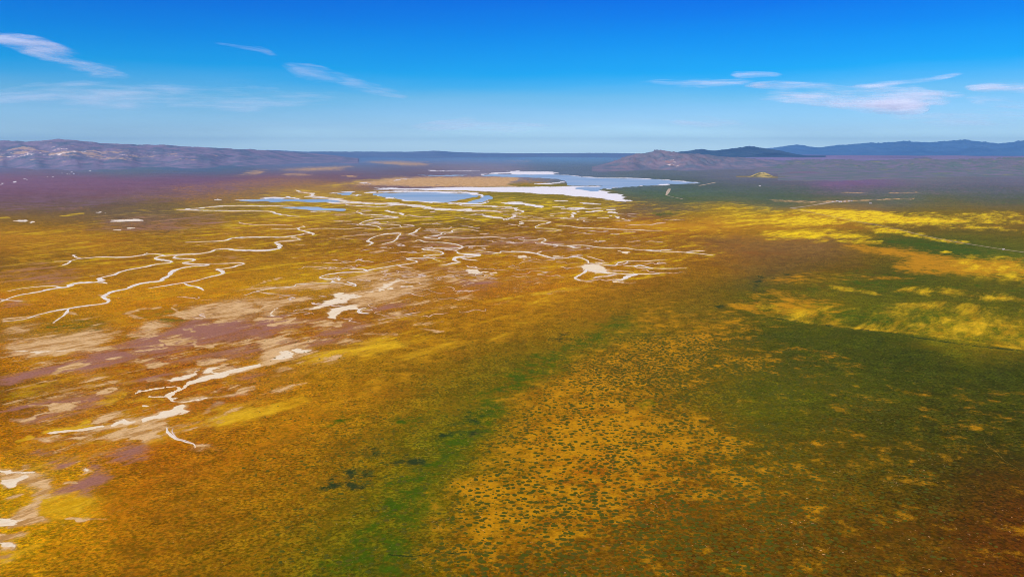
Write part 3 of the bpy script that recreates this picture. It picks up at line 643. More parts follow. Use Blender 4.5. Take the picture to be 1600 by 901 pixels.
# --- creek lines: (zoom frame, line, breadth, Salt/Pink silt, label)
CREEKS = [
 ('Z5', [(-60,400),(0,385),(60,362),(140,340),(280,315),(420,292),(450,275),(600,262),(640,235),(720,212),(800,185),(900,167),(1000,150),(1070,138),(1050,128),(980,122),(975,112),(1010,100),(1080,94),(1160,88),(1250,84),(1310,74),(1350,58),(1430,55),(1480,62),(1600,64),(1720,57),(1750,42),(1722,22),(1750,8),(1870,0),(1872,-10),(1828,-18)], 3.2, 'S', 'long pale creek winding in from the left edge, upper of two'),
 ('Z5', [(50,320),(120,305),(230,292),(330,288),(380,296),(440,290)], 2.2, 'S', 'short side arm above the left edge creek'),
 ('Z5', [(340,134),(430,130),(500,115),(620,108),(780,108),(880,97),(940,88),(1000,90),(1022,102)], 2.0, 'S', 'thin straight creek joining the left creek from far left'),
 ('Z5', [(438,128),(415,148),(385,160)], 2.0, 'S', 'forked tip of the thin far left creek, lower prong'),
 ('Z5', [(500,115),(470,104),(460,94),(475,92)], 1.6, 'S', 'forked tip of the thin far left creek, upper prong'),
 ('Z5', [(880,97),(905,88),(925,78)], 1.4, 'S', 'stub off the thin far left creek near its bend'),
 ('Z5', [(20,508),(160,492),(250,462),(330,443),(420,428),(500,415),(640,398),(680,380),(648,352),(680,330),(790,305),(850,280),(930,262),(1000,252),(1060,220),(1120,180),(1180,165),(1240,160),(1300,158),(1285,150),(1180,150),(1145,142),(1200,130),(1190,120),(1100,115),(1090,103),(1150,90),(1250,86)], 3.4, 'S', 'broad white creek with a hooked bend, lower of two at left'),
 ('Z5', [(1290,150),(1400,146),(1500,142),(1530,148),(1480,162),(1400,178),(1365,183),(1398,196),(1385,212),(1300,232),(1200,258),(1150,268),(1000,290),(930,302)], 2.2, 'S', 'creek loop east of the broad hooked creek'),
 ('Z5', [(1150,266),(1180,285),(1230,292),(1255,302),(1268,315)], 2.6, 'S', 'small zigzag spur below the creek loop'),
 ('Z5', [(430,430),(405,460),(365,490),(330,518)], 2.2, 'S', 'straight spur running down from the lower left creek'),
 ('Z5', [(620,262),(650,264),(668,271)], 1.6, 'S', 'tiny spur below the upper left creek'),
 ('Z5', [(0,368),(60,375),(150,381)], 1.4, 'P', 'pinkish shoal beside the creek at the left edge'),
 ('Z1', [(1160,715),(1250,710),(1400,703),(1450,688),(1600,681),(1770,680),(1860,668),(1925,658),(1960,664)], 2.0, 'S', 'creek above the looped left creeks'),
 ('Z1', [(1105,512),(1250,500),(1350,490),(1480,485),(1600,486),(1780,488),(1840,492)], 2.6, 'S', 'white double channel below the grey pond, upper strand'),
 ('Z1', [(1105,512),(1300,516),(1500,519),(1680,522),(1730,535),(1800,546),(1870,552)], 2.2, 'S', 'white double channel below the grey pond, lower strand'),
 ('Z1', [(1490,588),(1540,600),(1600,605),(1720,605),(1825,608)], 1.3, 'P', 'faint pinkish creek over the yellow strip'),
 ('Z2', [(100,628),(200,632),(270,624),(300,618)], 1.3, 'S', 'short creek west of the zigzag creek head'),
 ('Z2', [(370,668),(345,655),(270,637),(270,622),(300,618),(290,612)], 2.2, 'S', 'zigzag head of the left creek system'),
 ('Z2', [(300,635),(430,628),(560,632),(640,625),(740,632)], 1.3, 'P', 'faint creek crossing between the zigzags'),
 ('Z2', [(545,677),(640,669),(750,662)], 1.5, 'P', 'faint curved creek left of the open loop'),
 ('Z2', [(248,388),(272,398)], 1.8, 'S', 'isolated salt dash at the top of the ponds'),
 ('Z2', [(286,400),(340,410),(350,425),(430,435),(470,442),(560,455),(640,465),(760,470),(860,472),(940,480),(1040,492),(1100,500),(1200,508),(1350,515),(1490,520),(1530,525)], 5.0, 'S', 'broad white salt river below the oval pond'),
 ('Z2', [(450,462),(520,470),(640,470)], 4.5, 'S', 'white shoal at the head of the salt river'),
 ('Z2', [(560,480),(700,490),(790,492),(900,478)], 1.6, 'S', 'thin strand under the salt river'),
 ('Z2', [(640,517),(630,526),(690,540),(780,545),(840,552),(895,560),(800,565),(740,571),(690,580),(650,598),(700,605),(760,615),(785,628),(770,636)], 2.0, 'S', 'S shaped creek under the salt river'),
 ('Z2', [(740,595),(800,600),(860,605),(900,608),(908,622)], 1.6, 'S', 'side arm of the S shaped creek'),
 ('Z2', [(905,555),(960,545),(1000,552),(1120,558)], 1.3, 'P', 'faint creek east of the S shaped creek'),
 ('Z2', [(905,658),(850,660),(780,668),(720,688),(700,705),(735,720),(688,734)], 2.2, 'S', 'open loop creek, western side'),
 ('Z2', [(905,658),(885,680),(870,700),(850,712),(790,725)], 2.6, 'S', 'open loop creek, thicker eastern side'),
 ('Z2', [(870,727),(940,738)], 1.3, 'P', 'short pink creek below the open loop'),
 ('Z2', [(1027,625),(990,650),(950,667)], 2.2, 'S', 'slanting creek piece east of the open loop'),
 ('Z2', [(1060,630),(1180,631),(1225,620),(1215,615)], 1.3, 'P', 'faint creek north of the meanders'),
 ('Z2', [(1330,632),(1270,632),(1225,640),(1230,650),(1165,654),(1160,662),(1130,672),(1060,678),(1050,685),(1140,692),(1165,683),(1300,685),(1480,682),(1560,685)], 1.6, 'S', 'upper meander of the central creek'),
 ('Z2', [(1390,688),(1480,680),(1560,690)], 1.3, 'P', 'pink creek end right of the upper meander'),
 ('Z2', [(1330,632),(1400,645)], 1.3, 'P', 'tail of the upper meander'),
 ('Z2', [(980,710),(1020,700),(1060,712),(1140,715),(1240,725),(1287,740),(1262,750),(1170,752),(1060,752),(1050,762),(1130,768),(1172,780),(1150,790),(1070,795),(1050,800),(1100,815),(1150,833)], 1.8, 'S', 'tightly folded meander of the central creek'),
 ('Z2', [(1120,815),(1000,812),(950,816),(955,822),(1000,830),(1002,840),(940,852),(870,860),(800,872),(740,882),(680,895),(600,901),(480,910),(410,925),(395,937),(450,945),(508,938),(524,950),(482,958),(530,968),(580,980),(622,990)], 2.4, 'S', 'long central creek sweeping down to the clay flats'),
 ('Z6', [(-70,345),(0,322),(100,300),(230,290),(260,275),(400,270),(520,268)], 2.2, 'S', 'creek running left out of the clay flats'),
 ('Z6', [(0,325),(60,330),(120,334)], 1.6, 'P', 'short arm under the creek left of the clay flats'),
 ('Z6', [(590,180),(660,182),(692,194)], 1.8, 'S', 'stub above the long central creek'),
 ('Z6', [(780,200),(830,188)], 1.6, 'P', 'stub below the long central creek'),
 ('Z6', [(880,152),(910,165),(975,175)], 1.5, 'P', 'thin arm off the long central creek'),
 ('Z6', [(1158,157),(1220,148),(1272,138),(1240,120),(1270,108),(1330,105),(1388,94),(1300,85),(1265,78),(1245,66)], 3.2, 'S', 'thick knotted creek right of the folded meander'),
 ('Z6', [(1300,96),(1400,92)], 3.0, 'S', 'thick tip of the knotted creek'),
 ('Z6', [(1275,112),(1330,120),(1392,128)], 1.8, 'S', 'lower arm of the knotted creek'),
 ('Z6', [(1180,55),(1245,62),(1310,40),(1380,35),(1450,38)], 1.4, 'P', 'thin arm north of the knotted creek'),
 ('Z6', [(1365,66),(1432,55),(1408,46)], 1.6, 'P', 'hook right of the knotted creek'),
 ('Z6', [(1400,70),(1515,80),(1530,70),(1600,74),(1640,72),(1720,80),(1750,84)], 1.8, 'S', 'creek linking the knotted creek to the east'),
 ('Z2', [(1225,470),(1260,476),(1300,484),(1450,490),(1600,498),(1630,510),(1672,524),(1600,536)], 2.6, 'S', 'white outlet of the oval pond'),
 ('Z3', [(0,550),(60,552),(130,550)], 1.3, 'P', 'short creek below the pond outlet'),
 ('Z3', [(60,578),(180,580),(245,588),(180,602),(150,622),(250,630),(312,641)], 1.8, 'S', 'small Z shaped creek'),
 ('Z3', [(280,607),(350,612),(430,622),(520,625),(620,632),(740,636),(940,642)], 1.8, 'S', 'long straight creek under the orange field'),
 ('Z3', [(330,503),(380,510),(440,505),(560,500)], 1.6, 'S', 'broken strand below the salt flat'),
 ('Z3', [(300,566),(400,566),(470,560)], 1.5, 'S', 'strand below the broken salt pieces'),
 ('Z3', [(70,702),(150,700),(190,690),(210,704),(180,716),(260,728),(330,735),(440,733),(560,748),(700,750),(800,762),(900,770),(1000,773),(1100,778),(1200,788),(1258,794)], 2.2, 'S', 'long eastern creek, main stem'),
 ('Z3', [(830,762),(900,765),(1000,758)], 1.6, 'S', 'upper prong of the long eastern creek'),
 ('Z3', [(1090,775),(1150,770),(1208,766)], 1.4, 'S', 'last prong of the long eastern creek'),
 ('Z3', [(345,736),(395,748),(430,745)], 2.6, 'S', 'thick elbow of the long eastern creek'),
 ('Z3', [(0,768),(80,775),(150,785),(200,800),(280,815),(400,808),(455,822),(472,840),(455,846)], 2.4, 'S', 'creek feeding the eastern pan'),
 ('Z3', [(150,785),(180,770)], 1.6, 'S', 'stub on the creek feeding the eastern pan'),
 ('Z3', [(360,805),(430,790)], 1.3, 'P', 'pale stub north of the eastern pan'),
 ('Z3', [(470,800),(580,835)], 1.3, 'P', 'pale streak north east of the eastern pan'),
 ('Z7', [(475,185),(435,212),(395,236),(425,254)], 2.6, 'S', 'arm running down from the eastern pan'),
 ('Z7', [(480,142),(560,152),(645,158),(665,143),(720,131),(860,130),(960,122)], 2.0, 'S', 'strand from the eastern pan to the right'),
 ('Z7', [(650,157),(700,150),(730,135)], 1.8, 'P', 'small loop on the strand right of the eastern pan'),
 ('Z7', [(700,158),(752,162),(800,158),(880,175),(960,178),(1090,175)], 1.9, 'S', 'lower right strand with a yellow tail'),
 ('Z7', [(755,162),(790,172),(880,178)], 2.4, 'S', 'thick lower edge of the right strand'),
 ('Z7', [(470,182),(540,200),(640,208),(740,214),(820,210),(918,208)], 2.2, 'S', 'bottom strand of the eastern pan'),
 ('Z7', [(770,212),(730,230),(680,250),(655,246)], 4.0, 'S', 'broad foot of the eastern pan'),
 ('Z7', [(500,240),(540,228),(600,222),(660,212)], 2.2, 'P', 'pink strand under the eastern pan'),
 ('Z7', [(620,190),(740,196)], 1.3, 'P', 'faint pink line right of the eastern pan'),
 ('Z6', [(710,458),(650,452),(635,443),(655,430),(690,424)], 2.2, 'S', 'hooked tail of the white pan'),
 ('Z6', [(560,262),(610,275),(625,290)], 1.8, 'S', 'short drain below the long central creek'),
 ('Z9', [(1045,432),(1048,460),(1085,500),(1150,520),(1205,536),(1218,556)], 2.0, 'S', 'paired tracklike creek in the foreground, left bank'),
 ('Z9', [(1080,436),(1072,458),(1105,495),(1160,512),(1212,530)], 1.4, 'P', 'paired tracklike creek in the foreground, right bank'),
]
for z_, pts_, w_, m_, lab_ in CREEKS:      # washed silt and a yellow bloom beside each bed
    pts_ = smooth_line(pts_, 8)
    stroke('clay', z_, pts_, w_ * 0.6, 0.60, w_ * 0.8, asp=2.0, creek=True)
    stroke('yellow', z_, pts_, w_ * 1.4, 0.34, w_ * 2.6, asp=2.0, creek=True)

# --- bushy clumps over the orange ground (coverage of the clump pattern)
poly('clump', 'P', [(600,1000),(640,860),(700,760),(760,670),(850,590),(980,480),(1130,470),(1250,520),(1330,580),(1250,680),(1300,760),(1250,1000)], 1, 60)
poly('clump', 'P', [(1150,480),(1400,560),(1500,700),(1450,1000),(1150,1000)], .5, 60)
poly('clump', 'P', [(420,1000),(480,720),(700,600),(820,560),(900,600),(700,1000)], .55, 60)
poly('bloom', 'P', [(700,1000),(830,850),(1000,740),(1150,760),(1300,720),(1600,800),(1700,1000)], 1, 60)
poly('bloom', 'P', [(600,870),(660,740),(780,700),(900,820)], .45, 50)

# ------------------------------------------------------------------ evaluate cover fields
def seg_dist(px, py, pts, asp, closed):
    n = len(pts)
    best = np.full(px.shape, 1e9)
    for i in range(n if closed else n - 1):
        ax, ay = pts[i]
        bx, by = pts[(i + 1) % n]
        ay, by = ay * asp, by * asp
        dx, dy = bx - ax, by - ay
        L = dx * dx + dy * dy + 1e-9
        t = np.clip(((px - ax) * dx + (py * asp - ay) * dy) / L, 0, 1)
        d = (px - ax - t * dx) ** 2 + (py * asp - ay - t * dy) ** 2
        best = np.minimum(best, d)
    return np.sqrt(best)


def inside(px, py, pts):
    r = np.zeros(px.shape, bool)
    n = len(pts)
    for i in range(n):
        x1, y1 = pts[i]
        x2, y2 = pts[(i + 1) % n]
        if y1 == y2: continue
        c = ((y1 > py) != (y2 > py)) & (px < (x2 - x1) * (py - y1) / (y2 - y1) + x1)
        r ^= c
    return r


def fields(X, Y):
    """cover amounts and mean colour at points of the plain"""
    D = np.hypot(X, Y)
    wx, wy = np.zeros_like(X), np.zeros_like(Y)
    for k, L in enumerate((2400, 1100, 500, 230, 105, 48, 22)):
        amp = np.minimum(0.30 * L, 0.006 * D)
        wx += amp * (vnoise(X / L, Y / L, 50 + k) * 2 - 1)
        wy += amp * 1.4 * (vnoise(X / L, Y / L, 80 + k) * 2 - 1)
    px, py = proj(X + wx, Y + wy)
    qx, qy = proj(X, Y)
    out = {l: np.zeros(X.shape, np.float32) for l in LAYERS}
    for layer, pts, ispoly, w, soft, val, asp in PATCH:
        m = w + soft
        wpx_, wpy_ = (px, py)
        if asp < 0:
            asp = -asp; wpx_, wpy_ = qx, qy
        sel = np.nonzero((wpx_ > pts[:, 0].min() - m) & (wpx_ < pts[:, 0].max() + m) &
                         (wpy_ > pts[:, 1].min() - m / asp) & (wpy_ < pts[:, 1].max() + m / asp))[0]
        if len(sel) == 0: continue
        x, y = wpx_[sel], wpy_[sel]
        if ispoly:
            d = seg_dist(x, y, pts, asp, True)
            d = np.where(inside(x, y, pts), -d, d)
            f = np.clip(0.5 - d / (2 * soft), 0, 1)
        else:
            d = seg_dist(x, y, pts, asp, False)
            f = np.clip(1 - (d - w * 0.5) / (soft + 1e-6), 0, 1)
        f = f * f * (3 - 2 * f) * val
        out[layer][sel] = np.maximum(out[layer][sel], f)
    # smooth mean colour
    pts = np.array(BASE, float)
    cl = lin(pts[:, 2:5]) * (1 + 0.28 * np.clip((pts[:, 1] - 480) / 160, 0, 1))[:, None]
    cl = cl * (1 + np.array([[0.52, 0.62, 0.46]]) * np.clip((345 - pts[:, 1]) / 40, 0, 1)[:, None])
    cl = cl * (1 + np.array([[0.20, 0.22, -0.5]]) * (np.clip((pts[:, 1] - 340) / 40, 0, 1) * np.clip((560 - pts[:, 1]) / 60, 0, 1))[:, None])
    cl = cl * (1 + np.array([[0.0, 0.12, -0.3]]) * np.clip((pts[:, 1] - 500) / 60, 0, 1)[:, None])
    cl = cl * (1 + np.array([[0.10, 0.20, 0.30]]) * np.clip((268 - pts[:, 1]) / 12, 0, 1)[:, None])  # far rows get added haze blue in the cover colour
    cl = cl * (1 + np.array([[0.30, 0.34, 0.42]]) * (np.clip((325 - pts[:, 1]) / 12, 0, 1) * np.clip((pts[:, 1] - 262) / 10, 0, 1) * np.clip((pts[:, 0] - 980) / 60, 0, 1))[:, None])
    cl = cl * (1 + np.array([[0.26, 0.17, 0.0]]) * (np.clip((pts[:, 1] - 540) / 60, 0, 1) * np.clip((pts[:, 0] - 1080) / 120, 0, 1))[:, None])
    cl = cl * (1 + np.array([[0.25, 0.30, 0.0]]) * (np.clip((pts[:, 1] - 455) / 20, 0, 1) * np.clip((560 - pts[:, 1]) / 20, 0, 1) * np.clip((pts[:, 0] - 1190) / 100, 0, 1))[:, None])
    cl = cl * (1 + np.array([[-0.04, -0.06, 0.9]]) * (np.clip((pts[:, 1] - 365) / 15, 0, 1) * np.clip((500 - pts[:, 1]) / 40, 0, 1) * np.clip((pts[:, 0] - 900) / 150, 0, 1) * np.clip((1340 - pts[:, 0]) / 80, 0, 1))[:, None])
    num = np.zeros((len(X), 3)); den = np.zeros(len(X))
    for i in range(len(pts)):
        x0, y0 = pts[i, :2]
        rx = 62 + 30 * (y0 > 600)
        ry = 9 + 0.045 * max(0, y0 - 240) * 1.35
        q = ((px - x0) / rx) ** 2 + ((py - y0) / ry) ** 2
        w = np.exp(-q * 0.9) + 1e-6 / (1 + q * q)
        num += w[:, None] * cl[i]
        den += w
    return out, num / den[:, None], px, py, D


HAZE_DENS = 1 / 118000.0
HAZE_L = np.array([0.10, 0.28, 0.52])
LIGHT = np.array([1.13, 1.15, 1.12])


def unhaze(c, D, lo=0.001):
    T = np.exp(-D * HAZE_DENS)[:, None]
    a = (c - (1 - T) * HAZE_L) / T / LIGHT
    return np.clip(a, lo, 0.9)


# ------------------------------------------------------------------ ground sheet
az_in = np.radians(np.arange(-36, 36.001, 0.068))
az_out = np.radians(np.concatenate([np.arange(39, 180, 7), np.arange(180, 321, 7)]))
az = np.concatenate([az_in, az_out])
rows = np.concatenate([[240.4, 241, 241.6], np.arange(242.2, 300, 0.75), np.arange(300, 420, 1.0), np.arange(420, 912, 1.5)])
rad = H * F / (rows - YV)
rad = np.concatenate([H / np.tan(PITCH + np.arctan((rows - CY) / F)), [900, 700, 450, 200, 40]])
rad[0] = 90000
A, R = np.meshgrid(az, rad)
GX, GY = (np.sin(A) * R), (np.cos(A) * R)
# rows follow straight lines of sight inside the view, so widen with 1/cos there
kk = np.where(np.abs((A + np.pi) % (2 * np.pi) - np.pi) < math.radians(37), 1 / np.maximum(np.cos(A), 0.3), 1.25)
kk[0, :] = kk[1, :]
GX, GY = GX * kk, GY * kk
nr, na = A.shape
X, Y = GX.ravel(), GY.ravel()
cov, basec, PX, PY, D = fields(X, Y)
front = (Y > 0)
for l in LAYERS: cov[l][~front] = 0
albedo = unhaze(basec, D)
albedo[~front] = (0.2, 0.12, 0.01)
# gentle swells of the plain
Zg = 0.4 * fbm(X / 900, Y / 900, 5, 3) * np.clip(D / 3000, 0, 1) * 0
idx = np.arange(nr * na).reshape(nr, na)
nx = np.roll(idx, -1, axis=1)
quads = np.stack([idx[:-1], nx[:-1], nx[1:], idx[1:]], -1).reshape(-1, 4)
verts = np.stack([X, Y, Zg], -1)


def set_attr(me, name, rgb):
    a = me.attributes.new(name, 'FLOAT_COLOR', 'POINT')
    d = np.ones((len(rgb), 4), np.float32)
    d[:, :3] = rgb
    a.data.foreach_set('color', d.ravel())


C_SALT = (0.92, 0.87, 0.78)
C_CLAY = (0.76, 0.47, 0.18)
C_YELLOW = (0.72, 0.42, 0.001)
C_ORANGE = (0.56, 0.25, 0.002)
C_PURPLE = (0.36, 0.15, 0.085)
C_GREEN = (0.056, 0.104, 0.001)
C_DARK = (0.03, 0.045, 0.008)


def ground_material():
    g = NT('plain_cover')
    base = g.attr('cover_colour').outputs['Color']
    sa = g.sep(g.attr('cover_a').outputs['Vector'])      # salt clay yellow
    sb = g.sep(g.attr('cover_b').outputs['Vector'])      # orange purple green
    scv = g.sep(g.attr('cover_c').outputs['Vector'])     # clump bloom dark
    n1 = g.noise(1 / 200, 9, 0.78)
    # drifts run with the old drainage, so this pattern is drawn out along it
    va = g.n.new('ShaderNodeVectorMath'); va.operation = 'DOT_PRODUCT'; g.l.new(g.pos(), va.inputs[0]); va.inputs[1].default_value = (0.60 * 0.3, 0.80 * 0.3, 0)
    vb = g.n.new('ShaderNodeVectorMath'); vb.operation = 'DOT_PRODUCT'; g.l.new(g.pos(), vb.inputs[0]); vb.inputs[1].default_value = (-0.80, 0.60, 0)
    cb = g.n.new('ShaderNodeCombineXYZ'); g.l.new(va.outputs['Value'], cb.inputs[0]); g.l.new(vb.outputs['Value'], cb.inputs[1])
    drift = cb.outputs[0]
    n2 = g.noise(1 / 110, 9, 0.78, vec=drift, off=(7.31, 0.90, 3), dist=0.3)
    n5 = g.noise(1 / 38, 7, 0.8, vec=drift, off=(9.31, 2.90, 3))
    n4 = g.noise(1 / 60, 8, 0.76, vec=drift, off=(1.31, 5.90, 3))
    n3 = g.noise(1 / 50, 7, 0.78, off=(15, 240, 9))
    fine = g.noise(1 / 6.5, 2, 0.6, off=(3, 5, 1))
    mid = g.noise(1 / 40.0, 6, 0.75, off=(7, 1, 8))
    big = g.noise(1 / 900.0, 6, 0.6, off=(70, 10, 8))
    # base: grains of shrub, soil and blossom
    gr = g.math('MULTIPLY_ADD', g.step(fine, 0.34, 0.66), 1.0, 0.50)
    c = g.mix(1.0, base, g.combine(gr), 'MULTIPLY') if False else g.mix(1.0, base, gr, 'MULTIPLY')
    mg = g.math('MULTIPLY_ADD', g.step(mid, 0.38, 0.62), 0.62, 0.69)
    c = g.mix(1.0, c, mg, 'MULTIPLY')
    bg_ = g.math('MULTIPLY_ADD', g.step(big, 0.3, 0.7), 0.24, 0.88)
    c = g.mix(1.0, c, bg_, 'MULTIPLY')
    # drifts of redder, yellower and olive cover
    c = g.mix(g.math('MULTIPLY', g.step(n2, 0.5, 0.66), 0.8), c, g.mix(1.0, base, (1.38, 1.22, 0.6), 'MULTIPLY'))
    c = g.mix(g.math('MULTIPLY', g.step(n1, 0.52, 0.68), 0.75), c, g.mix(1.0, base, (0.72, 0.70, 1.2), 'MULTIPLY'))
    c = g.mix(g.math('MULTIPLY', g.step(g.noise(1 / 500, 9, 0.75, off=(5, 9, 2)), 0.5, 0.64), 0.6), c, g.mix(1.0, base, (1.2, 0.86, 0.6), 'MULTIPLY'))
    c = g.mix(g.math('MULTIPLY', g.step(g.noise(1 / 160, 9, 0.78, off=(55, 19, 22)), 0.5, 0.6), 0.6), c, g.mix(1.0, base, (0.66, 0.62, 0.9), 'MULTIPLY'))
    # small reddish and greenish plants
    f_red = g.step(g.noise(1 / 9.0, 4, 0.75, off=(40, 2, 2)), 0.50, 0.60)
    c = g.mix(g.math('MULTIPLY', f_red, 0.6), c, g.mix(1.0, base, (1.65, 1.2, 0.6), 'MULTIPLY'))
    f_gr = g.step(g.noise(1 / 10.0, 4, 0.75, off=(4, 29, 2)), 0.50, 0.60)
    c = g.mix(g.math('MULTIPLY', f_gr, 0.6), c, g.mix(1.0, base, (0.42, 0.66, 0.5), 'MULTIPLY'))

    def layer(c, cv, n, col, k=1.25, s=0.1, var=0.5):
        k, s = k * 2.6, s * 2.0
        v = g.math('ADD', cv, g.math('MULTIPLY_ADD', n, k, -0.5 * k))
        f = g.step(v, 0.5 - s, 0.5 + s)
        f = g.math('MULTIPLY', f, g.step(cv, 0.02, 0.14))
        tone = g.math('MULTIPLY_ADD', fine, var, 1 - var * 0.5)
        return g.mix(f, c, g.mix(1.0, col, tone, 'MULTIPLY')), f

    c, _ = layer(c, sb[2], n3, C_GREEN, 1.6, 0.16, 0.9)
    c, fo = layer(c, sb[0], g.math('MULTIPLY_ADD', n3, 0.6, g.math('MULTIPLY', n1, 0.4)), C_ORANGE, 1.7, 0.16, 0.6)
    yy0 = g.sep(g.pos())[1]
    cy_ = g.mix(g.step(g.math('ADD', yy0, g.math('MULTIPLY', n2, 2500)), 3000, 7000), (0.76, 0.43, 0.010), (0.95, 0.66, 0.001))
    cy_ = g.mix(g.step(n4, 0.45, 0.6), cy_, (0.62, 0.31, 0.002))
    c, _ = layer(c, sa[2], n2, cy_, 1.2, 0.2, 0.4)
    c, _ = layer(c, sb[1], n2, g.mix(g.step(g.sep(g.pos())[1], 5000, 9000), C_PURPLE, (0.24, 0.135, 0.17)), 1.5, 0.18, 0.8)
    c, _ = layer(c, scv[2], n3, C_DARK, 1.6, 0.12, 0.7)
    # rounded low clumps standing in the orange
    vo = g.n.new('ShaderNodeTexVoronoi'); vo.inputs['Scale'].default_value = 1 / 15.0
    vo.inputs['Randomness'].default_value = 1.0
    dv = g.mix(0.16, g.pos(), g.noise(1 / 6.0, 3, 0.6, color=True))
    mpv = g.n.new('ShaderNodeVectorMath'); mpv.operation = 'MULTIPLY_ADD'
    g.l.new(g.noise(1 / 7.0, 3, 0.6, color=True), mpv.inputs[0]); mpv.inputs[1].default_value = (11, 11, 11)
    g.l.new(g.pos(), mpv.inputs[2])
    g.l.new(mpv.outputs[0], vo.inputs['Vector'])
    cl = g.math('SUBTRACT', 1.0, g.step(vo.outputs['Distance'], 0.20, 0.36))
    keep = g.step(g.noise(1 / 70.0, 3, 0.6, off=(9, 9, 9)), 0.38, 0.55)
    cl = g.math('MULTIPLY', g.math('MULTIPLY', cl, keep), g.step(scv[0], 0.1, 0.9))
    ccol = g.mix(fine, (0.11, 0.075, 0.004), (0.05, 0.085, 0.006))
    c = g.mix(g.math('MULTIPLY', cl, 0.85), c, ccol)
    # washed clay, then salt
    c = g.mix(g.math('MULTIPLY', g.step(sa[1], 0.15, 0.9), g.math('MULTIPLY', g.step(n5, 0.36, 0.6), 0.75)), c, (0.60, 0.36, 0.17))
    c, _ = layer(c, sa[1], g.math('MULTIPLY_ADD', n4, 0.6, g.math('MULTIPLY', n1, 0.4)), g.mix(g.step(n5, 0.42, 0.55), (0.50, 0.25, 0.06), C_CLAY), 1.7, 0.06, 0.5)
    yy = g.sep(g.pos())[1]
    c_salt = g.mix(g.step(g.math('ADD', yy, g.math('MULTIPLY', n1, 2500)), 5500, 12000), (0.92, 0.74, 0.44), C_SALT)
    c_salt = g.mix(g.math('MULTIPLY', g.step(n5, 0.52, 0.6), 0.6), c_salt, g.mix(0.5, c_salt, C_CLAY))
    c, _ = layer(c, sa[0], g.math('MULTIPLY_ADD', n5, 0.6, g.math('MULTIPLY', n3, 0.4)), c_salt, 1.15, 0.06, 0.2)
    # tiny pale and pinkish bare spots in the near scrub
    sp = g.step(g.noise(1 / 5.0, 2, 0.5, off=(1, 80, 2)), 0.67, 0.76)
    sp2 = g.step(g.noise(1 / 60.0, 3, 0.6, off=(1, 80, 22)), 0.5, 0.62)
    sp = g.math('MULTIPLY', g.math('MULTIPLY', sp, g.math('MULTIPLY_ADD', sp2, 0.9, 0.12)), g.math('MULTIPLY_ADD', scv[1], 0.8, 0.3))
    c = g.mix(sp, c, (0.85, 0.5, 0.24))
    hgt = g.math('ADD', g.math('MULTIPLY', fine, 1.0), g.math('MULTIPLY', mid, 2.2))
    nrm = g.bump(hgt, 0.55, 1.6)
    g.bsdf(c, 0.95, 0.0, nrm)
    return g.m


M_GROUND = ground_material()
gm = mesh_from('ground', verts, quads, M_GROUND)
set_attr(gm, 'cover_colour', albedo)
set_attr(gm, 'cover_a', np.stack([cov['salt'], cov['clay'], cov['yellow']], -1))
set_attr(gm, 'cover_b', np.stack([cov['orange'], cov['purple'], cov['green']], -1))
set_attr(gm, 'cover_c', np.stack([cov['clump'], cov['bloom'], cov['dark']], -1))
tag(add_obj('ground', gm), 'wide flat plain of orange, yellow and green wildflower scrub', kind='structure')

# ------------------------------------------------------------------ materials for salt and water
def salt_material(name, c1, c2, scale):
    g = NT(name)
    n = g.noise(scale, 6, 0.65)
    c = g.mix(g.step(n, 0.35, 0.68), c1, c2)
    c = g.mix(g.math('MULTIPLY', g.step(g.noise(scale * 4, 6, 0.75, off=(3, 3, 3)), 0.52, 0.62), 0.35), c, (0.66, 0.44, 0.22) if c2[2] < 0.6 else (0.72, 0.62, 0.48))
    g.bsdf(c, 0.85, 0.1, g.bump(g.noise(scale * 3, 4, 0.6), 0.3, 0.4))
    return g.m


M_SALT = salt_material('salt_crust', (0.93, 0.90, 0.84), (0.84, 0.76, 0.62), 1 / 60)
M_BED = salt_material('creek_salt', (0.94, 0.86, 0.68), (0.86, 0.68, 0.42), 1 / 40)
M_PINK = salt_material('creek_silt', (0.85, 0.66, 0.48), (0.78, 0.52, 0.30), 1 / 40)


def water_material():
    g = NT('shallow_water')
    n = g.noise(1 / 700, 6, 0.6, stretch=(0.35, 1.6, 1))
    c = g.mix(g.step(n, 0.36, 0.66), (0.36, 0.48, 0.49), (0.52, 0.60, 0.58))
    w = g.noise(1 / 3.0, 4, 0.6)
    g.bsdf(c, g.math('MULTIPLY_ADD', n, 0.3, 0.2), 0.25, g.bump(w, 0.08, 0.1))
    return g.m


M_WATER = water_material()
g = NT('packed_dirt')
g.bsdf(g.mix(g.noise(1 / 30, 4, 0.6), (0.66, 0.52, 0.33), (0.45, 0.33, 0.19)), 0.95, 0.0)
M_DIRT = g.m
g = NT('grassy_trail')
g.bsdf(g.mix(g.noise(1 / 20, 4, 0.7), (0.30, 0.21, 0.03), (0.10, 0.11, 0.01)), 0.95, 0.0)
M_TRAIL = g.m


# ------------------------------------------------------------------ creeks, roads: ribbons that follow traced lines
RIB = [0]


